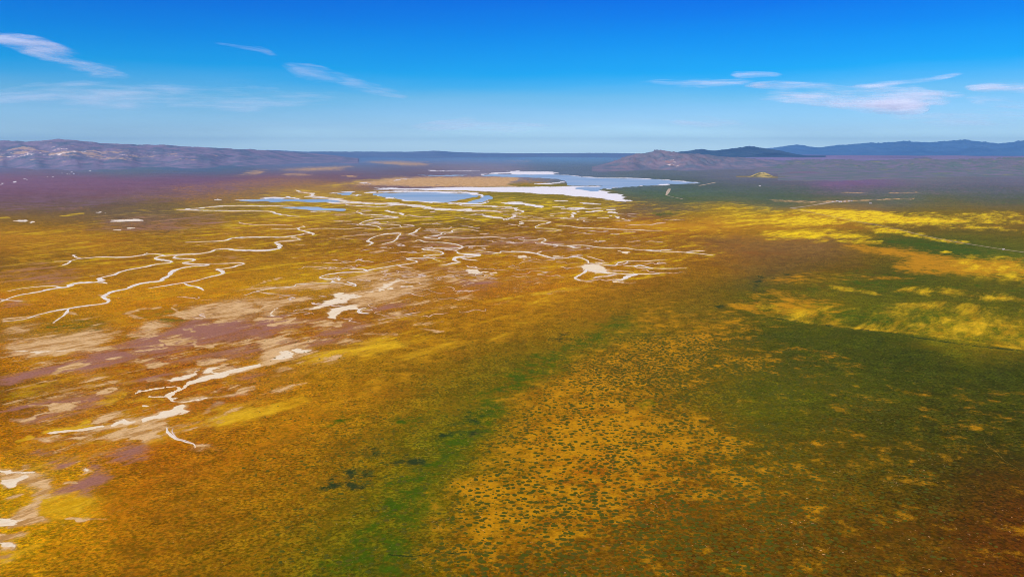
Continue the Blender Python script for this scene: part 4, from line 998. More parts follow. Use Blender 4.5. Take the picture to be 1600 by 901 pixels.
def ribbon(name, z, pts, wpx, mat, zoff=0.35, taper=(0.35, 0.35), wob=0.42, jitter=0.5):
    """a bed following a line over the plain; wpx = its breadth in photo pixels near the middle of the line"""
    RIB[0] += 1
    sd = 300 + RIB[0] * 7
    L = smooth_line(zp(z, pts), 1.6)
    X0, Y0 = at(L[:, 0], L[:, 1])
    n = len(X0)
    # small extra meanders, world scaled
    d = np.hypot(X0, Y0)
    tx, ty = np.gradient(X0), np.gradient(Y0)
    ln = np.hypot(tx, ty) + 1e-9
    nxn, nyn = -ty / ln, tx / ln
    s = np.concatenate([[0], np.cumsum(np.hypot(np.diff(X0), np.diff(Y0)))])
    W = 1.3 * wpx * d / F * (1 + 0.45 * (vnoise(s / 420.0, s * 0 + sd, 8) * 2 - 1))
    # real beds are seen foreshortened where they run across the view: broaden those stretches
    q = np.arange(n) / max(1, n - 1)
    tap = np.minimum(1, taper[0] + (1 - taper[0]) * q / 0.18) * np.minimum(1, taper[1] + (1 - taper[1]) * (1 - q) / 0.18)
    dip = H / d
    run_across = np.abs(tx) / ln
    W = W * (1 + run_across * np.clip(0.30 / dip - 0.6, 0, 3.2))
    wl_ = 1 + wob * (vnoise(s / 55.0, s * 0 + sd, 3) * 2 - 1) + wob * (vnoise(s / 17.0, s * 0 + sd, 4) * 2 - 1)
    wr_ = 1 + wob * (vnoise(s / 48.0, s * 0 + sd, 5) * 2 - 1) + wob * (vnoise(s / 15.0, s * 0 + sd, 6) * 2 - 1)
    off = jitter * W * (vnoise(s / 90.0, s * 0 + sd, 7) * 2 - 1)
    Xc, Yc = X0 + nxn * off, Y0 + nyn * off
    hw = W * 0.5 * tap
    zz = zoff + 0.0006 * RIB[0]
    # section: bank foot, bed edge, bed middle, bed edge, bank foot
    V = []
    for k, (f, dz) in enumerate(((1.0, 0.0), (0.8, 0.10), (0.0, 0.14), (-0.8, 0.10), (-1.0, 0.0))):
        w = hw * f * (wl_ if f > 0 else wr_)
        V.append(np.stack([Xc + nxn * w, Yc + nyn * w, np.full(n, zz + dz)], -1))
    V = np.stack(V, 1).reshape(-1, 3)
    i = np.arange(n - 1)
    F_ = []
    for k in range(4):
        F_.append(np.stack([i * 5 + k, i * 5 + k + 1, (i + 1) * 5 + k + 1, (i + 1) * 5 + k], -1))
    Fq = np.concatenate(F_)
    # make faces look upward
    a, b, c = V[Fq[:, 0]], V[Fq[:, 1]], V[Fq[:, 2]]
    nz_ = np.cross(b - a, c - a)[:, 2]
    Fq[nz_ < 0] = Fq[nz_ < 0][:, ::-1]
    me = mesh_from(name, V, Fq, mat)
    return add_obj(name, me)


for z, pts, w, m, lab in CREEKS:
    # (the washed silt beside each bed is part of the ground's cover, see fringe())
    o = ribbon('creek', z, pts, w, M_BED if m == 'S' else M_PINK, taper=(0.3, 0.3))
    tag(o, lab, kind='structure')

# fine rills, too many to count, between the traced beds
rr_ = random.Random(5)
VV, FF, off_ = [], [], 0
for k_ in range(150):
    if k_ < 120:
        x0, y0 = rr_.uniform(520, 1060), rr_.uniform(326, 440)
    else:
        x0, y0 = rr_.uniform(300, 760), rr_.uniform(425, 500)
        x0 = min(x0, 760 - (y0 - 430) * 1.6) if y0 > 500 else x0
    n_, x_, y_ = rr_.randint(5, 10), x0, y0
    dirn = rr_.choice((-1, 1))
    pts_ = []
    for j_ in range(n_):
        pts_.append((x_, y_))
        x_ += dirn * rr_.uniform(2, 13) * (1 if rr_.random() < .8 else -0.8)
        y_ += rr_.uniform(-1.6, 2.2) * (y0 - 232) / 160
    o = ribbon('rill', 'P', pts_, rr_.uniform(0.5, 1.15) * (1.4 if rr_.random() < .2 else 1), M_PINK, zoff=0.25, taper=(0.1, 0.1), wob=.5)
    me_ = o.data
    v_ = np.empty(len(me_.vertices) * 3, np.float32); me_.vertices.foreach_get('co', v_)
    f_ = np.empty(len(me_.polygons) * 4, np.int32); me_.polygons.foreach_get('vertices', f_)
    VV.append(v_.reshape(-1, 3)); FF.append(f_.reshape(-1, 4) + off_); off_ += len(VV[-1])
    bpy.data.objects.remove(o); bpy.data.meshes.remove(me_)
tag(add_obj('rills', mesh_from('rills', np.concatenate(VV), np.concatenate(FF), M_PINK)), 'fine pale rills scribbled between the creeks', kind='stuff')

ROADS = [
 ('Z4', [(420,460),(330,475),(220,492),(140,501)], 1.1, 'pale dirt road leading to the far farmstead'),
 ('Z4', [(140,501),(240,520),(330,540),(450,562),(560,585),(680,606),(800,630),(930,662),(1060,690),(1200,716),(1350,740),(1480,760),(1640,782)], 1.1, 'long dirt road crossing the yellow fields at right'),
 ('Z3', [(985,380),(975,400),(964,420)], 1.6, 'short white track standing up from the bend'),
 ('Z3', [(964,420),(1010,432),(1066,444)], 1.1, 'short white track running right from the bend'),
 ('Z3', [(1272,340),(1225,350),(1170,361)], 1.0, 'pale track right of the lake tip'),
 ('Z9', [(6535-160*4-20,0)], 0, ''),
]
for z, pts, w, lab in ROADS:
    if w == 0: continue
    o = ribbon('dirt_road', z, pts, w, M_DIRT, zoff=0.6, taper=(1, 1), wob=0.12, jitter=0.0)
    tag(o, lab, kind='structure')
o = ribbon('footpath', 'P', [(1536,682),(1542,695),(1556,705),(1568,718),(1590,732),(1606,742)], 0.35, M_TRAIL, zoff=0.6, taper=(.3, .6), wob=.3)
tag(o, 'faint winding trail through dark green grass near right edge', kind='structure')


# ------------------------------------------------------------------ water bodies
def sheet(name, z, pts, mat, zoff, label, wob=0.004):
    L = zp(z, pts)
    L = smooth_line(np.vstack([L, L[:1]]), 2.0)[:-1]
    x, y = at(L[:, 0], L[:, 1])
    d = np.hypot(x, y)
    x = x + d * wob * 0.5 * (vnoise(x / 120, y / 120, 9) * 2 - 1)
    y = y + d * wob * 3.0 * (vnoise(x / 150, y / 150, 19) * 2 - 1)
    bm = bmesh.new()
    top = [bm.verts.new((a, b, zoff)) for a, b in zip(x, y)]
    bot = [bm.verts.new((a, b, zoff - 0.15)) for a, b in zip(x, y)]
    f = bm.faces.new(top)
    if f.normal.z == 0: f.normal_update()
    f.normal_update()
    if f.normal.z < 0: f.normal_flip()
    n = len(top)
    for i in range(n):
        j = (i + 1) % n
        bm.faces.new((top[i], bot[i], bot[j], top[j]))
    bmesh.ops.triangulate(bm, faces=[f])
    me = bpy.data.meshes.new(name)
    bm.to_mesh(me); bm.free()
    me.materials.append(mat)
    return tag(add_obj(name, me), label, kind='structure')


sheet('lake', 'Z3', [(-170,293),(-60,289),(60,291),(200,291),(300,293),(380,299),(470,309),(600,315),(850,319),(970,327),(1120,339),(1170,343),(1100,347),(1000,350),(870,357),(740,367),(620,377),(545,386),(530,398),(440,388),(390,378),(440,370),(560,364),(470,359),(350,358),(345,340),(300,322),(160,311),(0,306),(-160,301),(-190,297)], M_WATER, 0.45, 'pale blue soda lake stretching to a point at right')
sheet('pond', 'Z2', [(730,412),(840,405),(1050,405),(1290,411),(1390,424),(1320,440),(1270,452),(1200,461),(1100,461),(980,456),(890,444),(820,430),(750,424)], M_WATER, 0.47, 'oval blue pond ringed by white salt')
sheet('pond', 'Z2', [(1300,466),(1400,440),(1440,424),(1478,430),(1470,444),(1420,462),(1380,469)], M_WATER, 0.47, 'narrow curved backwater at the right end of oval pond')
sheet('pond', 'Z2', [(-100,452),(0,447),(120,443),(280,446),(450,448),(540,456),(470,464),(250,461),(0,461)], M_WATER, 0.47, 'long grey pond left of the white salt river')
sheet('pond', 'Z2', [(150,493),(300,491),(430,499),(560,511),(480,517),(350,511),(240,502)], M_WATER, 0.49, 'slim grey pond under the salt river head')
sheet('pond', 'Z2', [(505,411),(570,405),(600,412),(590,422),(530,420)], M_WATER, 0.47, 'little pond up left of the oval pond')
sheet('pond', 'Z2', [(1010,292),(1150,296),(1290,293),(1290,298),(1100,300)], M_WATER, 0.47, 'thin far pond beyond the brown island')

# ------------------------------------------------------------------ hills
def hill_material(name, base, alt, spots, pale, spot_amt, pale_amt, scale):
    g = NT(name)
    n = g.noise(scale, 8, 0.62)
    c = g.mix(g.step(n, 0.36, 0.64), base, alt)
    n2 = g.noise(scale * 0.9, 9, 0.7, off=(500, 60, 9), stretch=(0.7, 1, 2.5))
    pos = g.sep(g.pos())
    at_ = g.attr('slope_cover').outputs['Fac']
    v = g.math('ADD', n2, g.math('MULTIPLY_ADD', at_, 0.2, -0.1))
    c = g.mix(g.step(v, 0.62 - spot_amt, 0.68 - spot_amt), c, spots)
    n3 = g.noise(scale * 2, 8, 0.72, off=(50, 860, 9), stretch=(0.6, 1, 2))
    v = g.math('ADD', n3, g.math('MULTIPLY_ADD', at_, 0.2, -0.1))
    c = g.mix(g.step(v, 0.68 - pale_amt, 0.73 - pale_amt), c, pale)
    g.bsdf(c, 0.95, 0.0, g.bump(g.noise(scale * 6, 6, 0.6), 0.5, 30))
    return g.m


def hills(name, crest, front, back, mat, label, seed, rough=0.28, ridge=1.0, spur=900.0, cover=None, foot=None):
    """crest: (px,row,distance) along the skyline; front/back: depth of the slopes in metres"""
    c = np.array(crest, float)
    n = int((c[-1, 0] - c[0, 0]) / 2.0) + 2
    u = np.linspace(c[0, 0], c[-1, 0], n)
    row = np.interp(u, c[:, 0], c[:, 1])
    dist = np.interp(u, c[:, 0], c[:, 2])
    # smooth the polyline a little
    k = np.ones(7) / 7
    rp = np.pad(row, 3, mode='edge'); row = np.convolve(rp, k, 'valid')
    a, b, dz = ray(u, row)
    t = dist / b
    cx, cy, cz = a * t, b * t, H + dz * t
    cz = np.maximum(cz, 1)
    m = 70
    v = np.concatenate([np.linspace(-1, 0, 46), np.linspace(0, 1, 25)[1:]])
    dirx, diry = cx / np.hypot(cx, cy), cy / np.hypot(cx, cy)
    VX, VY, VZ, CV = [], [], [], []
    for vv in v:
        off = vv * (front if vv < 0 else back)
        # front foot wanders
        wv = fbm(u / 60.0, u * 0 + seed, seed + 3, 3)
        off = off * (1 + 0.4 * wv)
        x, y = cx + dirx * off, cy + diry * off
        av = abs(vv)
        prof = (1 - av) ** 1.55 if vv < 0 else (1 - av ** 1.5)
        r1 = 1 - np.abs(fbm(x / spur, y / (spur * 1.6), seed, 5, 0.52))
        r2 = 1 - np.abs(fbm(x / (spur * .36), y / (spur * .5), seed + 9, 4, 0.55))
        amp = av * (1 - av) * 4
        z = cz * prof * (1 + amp * ridge * (0.9 * (r1 - 0.78) + 0.35 * (r2 - 0.78)))
        z += cz * 0.05 * (fbm(x / 380, y / 380, seed + 20, 4)) * min(1, (1 - av) * 3)
        VX.append(x); VY.append(y); VZ.append(np.maximum(z, -3) - (6 if av > 0.999 else 0))
        cv = np.full(n, 0.5) if cover is None else cover(u, vv)
        CV.append(cv)
    VX, VY, VZ = map(np.array, (VX, VY, VZ))
    mm = len(v)
    idx = np.arange(mm * n).reshape(mm, n)
    q = np.stack([idx[:-1, :-1], idx[:-1, 1:], idx[1:, 1:], idx[1:, :-1]], -1).reshape(-1, 4)
    me = mesh_from(name, np.stack([VX.ravel(), VY.ravel(), VZ.ravel()], -1), q, mat, smooth=True)
    at_ = me.attributes.new('slope_cover', 'FLOAT', 'POINT')
    at_.data.foreach_set('value', np.array(CV, np.float32).ravel())
    return tag(add_obj(name, me), label, kind='structure')


def cov_left(u, v):
    b = np.clip(1 - np.abs((v + 0.4) / 0.42), 0, 1)
    s = np.clip(1.3 - np.abs(u - 120) / 240, 0.1, 1)
    return (b * s).astype(np.float32)


def cov_mid(u, v):
    b = np.clip(1 - np.abs((v + 0.5) / 0.35), 0, 1)
    s = np.clip(1 - np.abs(u - 1050) / 60, 0, 1)
    return b * s


M_HL = hill_material('flowered_slope', (0.13, 0.16, 0.21), (0.27, 0.21, 0.27), (0.50, 0.34, 0.24), (0.85, 0.68, 0.55), 0.05, 0.04, 1 / 800)  # bluish base carries painted distance haze, the warm spots are blossom
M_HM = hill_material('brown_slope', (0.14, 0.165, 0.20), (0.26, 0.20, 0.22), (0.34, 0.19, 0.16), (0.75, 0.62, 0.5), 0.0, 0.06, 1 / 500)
M_HF = hill_material('haze_blue_slope', (0.06, 0.155, 0.29), (0.085, 0.18, 0.31), (0.08, 0.10, 0.11), (0.14, 0.14, 0.13), -0.04, -0.1, 1 / 2500)  # blue of the distant air painted into the slope colour
M_HP = hill_material('peak_slope', (0.035, 0.07, 0.11), (0.06, 0.09, 0.12), (0.10, 0.11, 0.12), (0.14, 0.14, 0.13), -0.02, -0.1, 1 / 1500)  # darker blue, distance haze put into the colour here too
M_HR = hill_material('far_rise', (0.11, 0.17, 0.27), (0.14, 0.19, 0.28), (0.18, 0.20, 0.25), (0.2, 0.2, 0.2), -0.04, -0.1, 1 / 2500)  # pale blue horizon haze painted into the rise itself
M_HG = hill_material('rolling_slope', (0.13, 0.175, 0.14), (0.22, 0.175, 0.21), (0.24, 0.23, 0.11), (0.50, 0.38, 0.22), 0.045, 0.01, 1 / 500)
M_HY = hill_material('knob_slope', (0.12, 0.12, 0.06), (0.28, 0.20, 0.06), (0.55, 0.40, 0.10), (0.66, 0.50, 0.22), 0.14, 0.03, 1 / 300)

hills('hills', [(-420,216,34000),(-200,220,33500),(-60,221,33000),(0,219,32500),(30,221,32500),(60,221,32500),(92,217.5,32500),(125,220,32500),(160,224,33000),(215,226,33500),(250,226,34000),(290,229,34500),(335,231,35500),(370,233,36500),(405,234,38000),(440,237,40000),(480,239.5,42000),(520,242.5,43000),(560,248.5,43500)],
      9500, 7000, M_HL, 'long left ridge with pinkish and cream flowered flanks', 11, cover=cov_left, spur=1600, ridge=.55)
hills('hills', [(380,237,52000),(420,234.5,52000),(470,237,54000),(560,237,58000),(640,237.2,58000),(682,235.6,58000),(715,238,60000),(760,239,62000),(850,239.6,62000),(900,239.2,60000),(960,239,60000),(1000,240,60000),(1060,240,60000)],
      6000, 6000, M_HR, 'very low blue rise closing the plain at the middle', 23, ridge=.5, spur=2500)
hills('hills', [(925,262,24500),(955,254,24800),(985,243,25200),(1010,239,25500),(1028,234.8,25500),(1045,237.5,25500),(1060,239,25500),(1090,241,26000),(1130,245,26500),(1180,249,27000),(1240,253,27500)],
      3200, 3000, M_HM, 'reddish brown hill with white scars right of the lake', 37, cover=cov_mid, spur=700, ridge=1.25)
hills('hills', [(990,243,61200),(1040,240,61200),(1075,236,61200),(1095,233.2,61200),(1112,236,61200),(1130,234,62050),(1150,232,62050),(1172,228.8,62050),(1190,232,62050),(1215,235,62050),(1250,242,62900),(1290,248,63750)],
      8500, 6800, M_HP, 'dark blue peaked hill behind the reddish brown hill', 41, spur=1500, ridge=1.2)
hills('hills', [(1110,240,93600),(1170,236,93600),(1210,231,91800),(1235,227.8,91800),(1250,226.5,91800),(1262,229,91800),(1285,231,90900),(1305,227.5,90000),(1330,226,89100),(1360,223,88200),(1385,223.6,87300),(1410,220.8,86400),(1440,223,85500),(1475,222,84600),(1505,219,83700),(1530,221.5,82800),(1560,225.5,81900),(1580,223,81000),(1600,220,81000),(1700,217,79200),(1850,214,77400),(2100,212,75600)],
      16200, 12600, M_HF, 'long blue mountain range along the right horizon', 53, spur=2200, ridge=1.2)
hills('hills', [(1180,256,29000),(1230,251,28500),(1290,250,28000),(1350,251.5,27500),(1420,250,27000),(1445,247.5,26500),(1470,250,26500),(1530,249,26000),(1590,247,25500),(1700,245,25000),(1900,244,24500)],
      8500, 4000, M_HG, 'low rolling purple and green foothills at right', 61, spur=650, ridge=1.5)
hills('hills', [(1150,281,17600),(1172,276,17600),(1182,270.5,17500),(1190,268,17500),(1196,269.5,17450),(1204,273,17400),(1214,279,17300),(1226,284,17200)],
      650, 600, M_HY, 'small pointed knoll with a bright yellow flank', 71, spur=400, ridge=1.0, cover=lambda u, v: np.clip(1 - np.abs(u - 1192) / 26, 0, 1) * np.clip(1.3 - abs(v + .3) / .7, 0, 1))
hills('hills', [(1215,283,17500),(1230,278,17600),(1250,281,17800),(1300,279,18000),(1340,275,18400),(1400,271,19000),(1440,268,19500),(1500,266,19800),(1560,262,20000),(1620,262,20000),(1760,260,20000)],
      3000, 2500, M_HG, 'nearest low hummocks below the right foothills', 83, spur=420, ridge=1.6)

# ------------------------------------------------------------------ farm buildings, seen as white specks
g = NT('white_siding'); g.bsdf(g.mix(g.noise(0.6, 3), (0.82, 0.80, 0.76), (0.7, 0.68, 0.63)), 0.7); M_WALL = g.m
g = NT('tin_roof'); g.bsdf(g.mix(g.noise(0.4, 3), (0.72, 0.66, 0.62), (0.55, 0.42, 0.36)), 0.45, 0.5); M_ROOF = g.m
g = NT('dark_opening'); g.bsdf((0.05, 0.05, 0.06), 0.4); M_OPEN = g.m


def building(x, y, L, W, h, rot, label, cat='barn'):
    e = bpy.data.objects.new('farm_building', None)
    COL.objects.link(e)
    e.location = (x, y, 0); e.rotation_euler = (0, 0, rot)
    tag(e, label, cat, 'buildings of the far farmsteads')
    a, b = L / 2, W / 2
    r = h + W * 0.32
    v = [(-a, -b, 0), (a, -b, 0), (a, b, 0), (-a, b, 0), (-a, -b, h), (a, -b, h), (a, b, h), (-a, b, h), (-a, 0, r), (a, 0, r)]
    f = [(0, 1, 5, 4), (2, 3, 7, 6), (1, 2, 6, 9, 5), (3, 0, 4, 8, 7)]
    add_obj('wall', mesh_from('wall', v, f, M_WALL), e)
    o_, t = 0.7, 0.35
    e1 = h - o_ * 0.64
    v = []
    for xx in (-a - o_, a + o_):
        v += [(xx, -b - o_, e1 + .06), (xx, 0, r + .06), (xx, b + o_, e1 + .06), (xx, b + o_, e1 + t), (xx, 0, r + t), (xx, -b - o_, e1 + t)]
    f = [(0, 1, 4, 5), (1, 2, 3, 4), (6, 11, 10, 7), (7, 10, 9, 8), (5, 4, 10, 11), (4, 3, 9, 10), (0, 5, 11, 6), (2, 8, 9, 3), (0, 6, 7, 1), (1, 7, 8, 2)]
    add_obj('roof', mesh_from('roof', v, f, M_ROOF), e)
    v = [(-2, -b - .12, 0), (2, -b - .12, 0), (2, -b - .12, h * .75), (-2, -b - .12, h * .75), (-2, -b, 0), (2, -b, 0), (2, -b, h * .75), (-2, -b, h * .75)]
    f = [(0, 1, 2, 3), (4, 7, 6, 5), (0, 4, 5, 1), (1, 5, 6, 2), (2, 6, 7, 3), (3, 7, 4, 0)]
    add_obj('door', mesh_from('door', v, f, M_OPEN), e)
    return e


FARM = [
 ('Z4', 405, 462, 20, 12, 5, .2, 'small white barn at the road end, leftmost of the right farmstead'),
 ('Z4', 432, 459, 26, 13, 6, .1, 'white barn second from the left in the right farmstead'),
 ('Z4', 452, 463, 34, 15, 7, -.1, 'largest white barn in the middle of the right farmstead'),
 ('Z4', 480, 461, 22, 12, 5, .3, 'white shed right of the largest barn'),
 ('Z4', 505, 459, 18, 11, 5, 0, 'reddish roofed shed near the right end of the farmstead'),
 ('Z4', 522, 457, 15, 10, 4, .4, 'rightmost small shed of the right farmstead'),
 ('Z4', 640, 472, 22, 12, 4, .1, 'lone pale shed well right of the farmstead'),
 ('Z4', 1472, 760, 14, 8, 4, .5, 'white shed standing beside the long dirt road at right'),
 ('Z1', 448, 278, 40, 22, 9, .1, 'upper white barn of the left hill foot farm'),
 ('Z1', 462, 287, 44, 22, 9, -.1, 'lower white barn of the left hill foot farm'),
 ('Z3', 1549, 364, 30, 18, 7, 0, 'lone white shed below the yellow knoll'),
]
for z, px, py, L, W, h, r, lab in FARM:
    q = zp(z, [(px, py)])[0]
    x, y = at(q[0], q[1])
    building(float(x), float(y), L, W, h, r, lab)

# ------------------------------------------------------------------ scrub clumps in the orange field
def leaf_mound(seed, leaves=34, flat=0.16, hue=0.0):
    """a low bush: a squat uneven core under small leafy blades, unit radius"""
    rr = random.Random(seed)
    V, Fc = [], []
    n = 9
    V.append((0, 0, flat * 0.8))
    for ring, (rad_, hh) in enumerate(((0.5, 0.75), (0.85, 0.35), (0.98, -0.1))):
        for i in range(n):
            a = 2 * math.pi * i / n + ring * 0.3
            q = rad_ * (0.75 + 0.5 * rr.random())
            V.append((q * math.cos(a), q * math.sin(a) * 0.8, flat * hh * (0.7 + 0.6 * rr.random())))
    for i in range(n):
        Fc.append((0, 1 + i, 1 + (i + 1) % n))
        for ring in range(2):
            b0, b1 = 1 + ring * n, 1 + (ring + 1) * n
            Fc.append((b0 + i, b1 + i, b1 + (i + 1) % n)); Fc.append((b0 + i, b1 + (i + 1) % n, b0 + (i + 1) % n))
    for k in range(leaves):
        a, q = rr.random() * 6.283, math.sqrt(rr.random()) * 1.05
        x, y = q * math.cos(a), q * math.sin(a) * 0.8
        z = flat * (1.0 - q * q * 0.75)
        s = 0.10 + 0.12 * rr.random()
        b = rr.random() * 6.283
        dx, dy = math.cos(b) * s, math.sin(b) * s
        i0 = len(V)
        V += [(x - dx, y - dy, z - .03), (x + dx, y + dy, z - .02), (x + dy * .7, y - dx * .7, z + flat * (.25 + .6 * rr.random()))]
        Fc.append((i0, i0 + 1, i0 + 2))
    return V, Fc


def scrub_material():
    g = NT('scrub_leaves')
    oi = g.n.new('ShaderNodeObjectInfo').outputs['Random']
    big = g.noise(1 / 25.0, 3, 0.6)
    c = g.mix(g.step(big, 0.35, 0.65), (0.105, 0.095, 0.002), (0.065, 0.088, 0.002))
    c = g.mix(g.math('MULTIPLY', oi, 0.5), c, (0.10, 0.06, 0.002))
    c = g.mix(g.math('MULTIPLY', g.step(g.noise(1 / 1.5, 2), .45, .65), 0.3), c, (0.14, 0.12, 0.01))
    g.bsdf(c, 0.9, 0.05)
    return g.m


M_SCRUB = scrub_material()
protos = []
for i in range(10):
    V, Fc = leaf_mound(100 + i)
    protos.append((np.array(V), Fc, mesh_from('scrub_clump', np.array(V), [list(f) for f in Fc], M_SCRUB)))

# candidate places by area of plain, kept where the clump cover is
n_c = 200000
cand_px = rng.uniform(380, 1420, n_c); 
cxs = rng.uniform(-1400, 2100, n_c); cys = rng.uniform(1050, 2900, n_c)
cpx, cpy = proj(cxs, cys)
ok = (cpx > 380) & (cpx < 1640) & (cpy > 520) & (cpy < 915)
cxs, cys = cxs[ok], cys[ok]
cf, _, _, _, cd = fields(cxs, cys)
p = (cf['clump'] * 0.40 + 0.02) * (1 - np.clip(cf['green'] * .9, 0, .8)) * (0.25 + 1.8 * vnoise(cxs / 70, cys / 70, 77)) * (0.5 + 1.0 * vnoise(cxs / 260, cys / 260, 79))
keep = rng.random(len(cxs)) < p * 0.9
cxs, cys, cd, cst = cxs[keep], cys[keep], cd[keep], cf['clump'][keep]
size = (1.7 + 5.2 * rng.random(len(cxs)) ** 2.3) * (0.55 + 0.45 * cst)
# keep clumps apart
order = np.argsort(-size)
grid, sel = {}, []
for i in order:
    gx, gy = int(cxs[i] // 12), int(cys[i] // 12)
    good = True
    for a in (-1, 0, 1):
        for b in (-1, 0, 1):
            for j in grid.get((gx + a, gy + b), ()):
                if (cxs[i] - cxs[j]) ** 2 + (cys[i] - cys[j]) ** 2 < ((size[i] + size[j]) * 0.85) ** 2:
                    good = False; break
    if good:
        sel.append(i); grid.setdefault((gx, gy), []).append(i)
sel = np.array(sel)
cpx, cpy = proj(cxs[sel], cys[sel])
inview = (cpx > 8) & (cpx < 1592) & (cpy < 893)
score = size[sel] / cd[sel] * inview
big_ = sel[np.argsort(-score)[:290]]
bigset = set(big_.tolist())
for k, i in enumerate(big_):
    o = add_obj('scrub_clump', protos[k % 10][2])
    o.location = (cxs[i], cys[i], 0.02)
    s = size[i]
    o.scale = (s, s, s)
    o.rotation_euler = (0, 0, random.uniform(-0.5, 0.5) + (math.pi if random.random() < .5 else 0))
    tag(o, 'low dark green scrub clump dotting the orange flower field in foreground', 'scrub clump', 'scrub clumps dotting the orange field')


def joined(name, xs, ys, ss, label, mat):
    VV, FF, off = [], [], 0
    for k, (x, y, s) in enumerate(zip(xs, ys, ss)):
        V, Fc, _ = protos[k % 10]
        a = random.uniform(0, 6.28)
        ca, sa = math.cos(a), math.sin(a)
        W = np.stack([V[:, 0] * ca - V[:, 1] * sa, V[:, 0] * sa + V[:, 1] * ca, V[:, 2]], -1) * s + (x, y, 0.02)
        VV.append(W); FF.append(np.array(Fc) + off); off += len(V)
    me = mesh_from(name, np.concatenate(VV), np.concatenate(FF), mat)
    return tag(add_obj(name, me), label, kind='stuff')


rest = np.array([i for i in sel if i not in bigset])[:15500]
print('clumps', len(sel), 'rest', len(rest))
joined('low_scrub', cxs[rest], cys[rest], size[rest], 'smaller low scrub scattered over the near plain', M_SCRUB)

# ------------------------------------------------------------------ haze over the whole plain
bm = bmesh.new()
bmesh.ops.create_cube(bm, size=1.0)
me = bpy.data.meshes.new('haze')
bm.to_mesh(me); bm.free()
hz = NT('air_haze')
pv = hz.n.new('ShaderNodeVolumePrincipled')
pv.inputs['Color'].default_value = (0.30, 0.66, 1.0, 1)
pv.inputs['Density'].default_value = HAZE_DENS
pv.inputs['Anisotropy'].default_value = 0.0
hz.l.new(pv.outputs[0], hz.out.inputs['Volume'])
me.materials.append(hz.m)
o = add_obj('haze', me)
o.scale = (260000, 260000, 2202)
o.location = (0, 0, 2202 / 2 - 12)
tag(o, 'thin blue air haze lying over the whole plain', kind='stuff')

# ------------------------------------------------------------------ high thin clouds: lens shaped veils of ice with real thickness
def cloud_material(name, dens):
    g = NT(name)
    ice = g.attr('ice').outputs['Fac']
    n = g.noise(1 / 3200.0, 8, 0.66, stretch=(0.3, 0.5, 2.2))
    n2 = g.noise(1 / 700.0, 5, 0.66, stretch=(0.22, 0.5, 1.8))
    v = g.math('ADD', ice, g.math('ADD', g.math('MULTIPLY_ADD', n, 4.4, -2.2), g.math('MULTIPLY_ADD', n2, 1.8, -0.9)))
    f = g.math('MULTIPLY', g.step(v, 0.05, 1.9), dens)
    f = g.math('MULTIPLY', f, g.step(ice, 0.0, 0.25))
    d = g.n.new('ShaderNodeBsdfDiffuse'); d.inputs[0].default_value = (0.93, 0.93, 0.95, 1)
    t = g.n.new('ShaderNodeBsdfTranslucent'); t.inputs[0].default_value = (0.9, 0.9, 0.95, 1)
    m1 = g.n.new('ShaderNodeMixShader'); m1.inputs[0].default_value = 0.25
    g.l.new(d.outputs[0], m1.inputs[1]); g.l.new(t.outputs[0], m1.inputs[2])
    tr = g.n.new('ShaderNodeBsdfTransparent')
    m2 = g.n.new('ShaderNodeMixShader')
    g.l.new(f, m2.inputs[0]); g.l.new(tr.outputs[0], m2.inputs[1]); g.l.new(m1.outputs[0], m2.inputs[2])
    g.l.new(m2.outputs[0], g.out.inputs['Surface'])
    return g.m


M_CLOUD = cloud_material('ice_cloud', 0.62)
M_VEIL = cloud_material('ice_veil', 0.26)


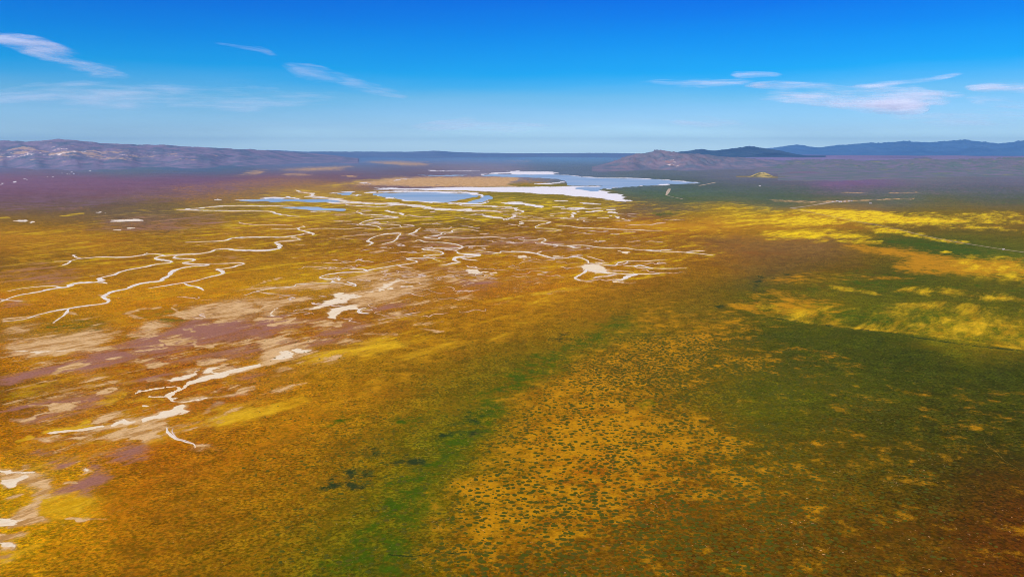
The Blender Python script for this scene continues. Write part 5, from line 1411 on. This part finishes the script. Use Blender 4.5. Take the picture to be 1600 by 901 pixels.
def cloud(line, dist, wid, label, seed, thick=600, wisp=1.0, mat=None):
    """line: (px,row) of its middle, left to right; wid: half height in rows at each point; built at true distance"""
    P = np.array(line, float)
    n = max(30, int((P[-1, 0] - P[0, 0]) / 2.0))
    u = np.linspace(0, 1, n)
    k = np.linspace(0, 1, len(P))
    px = np.interp(u, k, P[:, 0]); py = np.interp(u, k, P[:, 1]); hw = np.interp(u, k, np.array(wid, float))
    a, b, c = ray(px, py)
    t = dist / b
    cx, cy, cz = a * t, b * t, H + c * t
    pxm = dist / F
    m = 22
    v = np.linspace(-1, 1, m)
    TOP, BOT, ICE = [], [], []
    for vv in v:
        fr = fbm(u * n / 26.0, u * 0 + vv * 2.2, seed, 3, 0.5)
        fr2 = fbm(u * n / 9.0, u * 0 + vv * 5.0, seed + 5, 4, 0.6)
        endt = np.clip(np.minimum(u, 1 - u) / 0.16, 0, 1) ** 0.8
        th = np.sqrt(np.clip(1 - vv * vv, 0, 1)) * endt * np.clip(0.7 + wisp * (0.7 * fr + 0.05 * fr2), 0.0, 1.6)
        ICE.append(th * np.clip(1 - vv * vv, 0, 1) ** 0.5 * 1.05)
        wv = hw * 1.7 * pxm * (0.75 + 0.4 * endt) * (1 + 0.25 * fbm(u * n / 18, u * 0, seed + 8, 3))
        z = cz + vv * wv
        y = cy + vv * wv * 3.0
        TOP.append(np.stack([cx, y - th * thick * 0.4, z], -1))
        BOT.append(np.stack([cx, y + th * thick * 0.4 + 1.0, z], -1))
    T = np.array(TOP).reshape(-1, 3); B = np.array(BOT).reshape(-1, 3)
    N = m * n
    idx = np.arange(N).reshape(m, n)
    q = np.stack([idx[:-1, :-1], idx[:-1, 1:], idx[1:, 1:], idx[1:, :-1]], -1).reshape(-1, 4)
    q2 = q[:, ::-1] + N
    rim = np.concatenate([idx[0, :], idx[1:, -1], idx[-1, -2::-1], idx[-2:0:-1, 0]])
    r2 = np.roll(rim, -1)
    side = np.stack([r2, rim, rim + N, r2 + N], -1)
    me = mesh_from('cloud', np.concatenate([T, B]), np.concatenate([q, q2, side]), mat or M_CLOUD, smooth=True)
    ia = me.attributes.new('ice', 'FLOAT', 'POINT')
    ia.data.foreach_set('value', np.tile(np.array(ICE, np.float32).ravel(), 2))
    return tag(add_obj('cloud', me), label, 'cloud', 'thin high clouds')


D0 = 60000
cloud([(-40,52),(0,58),(40,66),(80,82),(120,98),(160,112),(205,124)], D0, [5,6,7,8,8,7,3], 'broad pale contrail slanting down at the upper left', 5, 1500, .35)
cloud([(330,66),(370,71),(405,77),(435,89)], D0, [2,3,3,3], 'tiny faint streak above the middle left sky', 15, 700, .9, mat=M_VEIL)
cloud([(440,100),(480,112),(530,126),(580,138),(640,152)], D0 + 3000, [3,8,8,6,3], 'faint slanting wisp left of the middle sky', 25, 900, .7, mat=M_VEIL)
cloud([(990,129),(1060,130),(1120,129),(1185,127)], D0 - 2000, [2,5,5,3], 'thin white streak, left end of the right hand clouds', 35, 1500, .6)
cloud([(1140,118),(1180,117),(1225,117)], D0 - 5000, [3,5,3], 'small white puff above the thin white streak', 45, 1600, .5)
cloud([(1160,134),(1220,133),(1290,132)], D0 - 4000, [3,5,3], 'narrow streak over the largest white cloud', 55, 1300, .6)
cloud([(1170,152),(1230,148),(1300,150),(1370,152),(1440,148),(1510,146)], D0 + 1000, [4,10,13,14,10,4], 'largest white cloud at the right with ragged edges', 65, 2400, .7)
cloud([(1280,160),(1340,165),(1400,166),(1450,160)], D0 - 7000, [4,10,11,4], 'drooping lower lobe beneath the largest white cloud', 75, 2400, .6)
cloud([(1335,139),(1380,132),(1440,126),(1505,113)], D0 - 9000, [3,3,3,2.5], 'straight contrail rising right above the largest cloud', 85, 1300, .3)
cloud([(1510,140),(1560,138),(1640,137)], D0, [4,6,6], 'upper white bar at the right edge', 95, 1900, .6)
cloud([(1510,158),(1550,157),(1600,160)], D0 + 4000, [5,8,5], 'lower white patch at the right edge', 105, 1900, .6)
cloud([(640,198),(740,196),(800,200),(870,200)], D0 + 12000, [4,9,6,3], 'low smudge of cloud over the middle horizon', 115, 1100, .7, mat=M_VEIL)
cloud([(1040,190),(1110,190),(1170,192)], D0 + 12000, [4,6,3], 'low faint cloud right of the middle', 125, 1100, .7, mat=M_VEIL)
cloud([(1380,186),(1480,184),(1640,186)], D0 + 12000, [5,10,9], 'low pale veil over the right mountains', 135, 1300, .6, mat=M_VEIL)
cloud([(-60,150),(100,144),(250,154),(400,158),(560,152)], D0 + 9000, [8,15,17,14,6], 'wide milky veil low over the left', 145, 1200, .5, mat=M_VEIL)
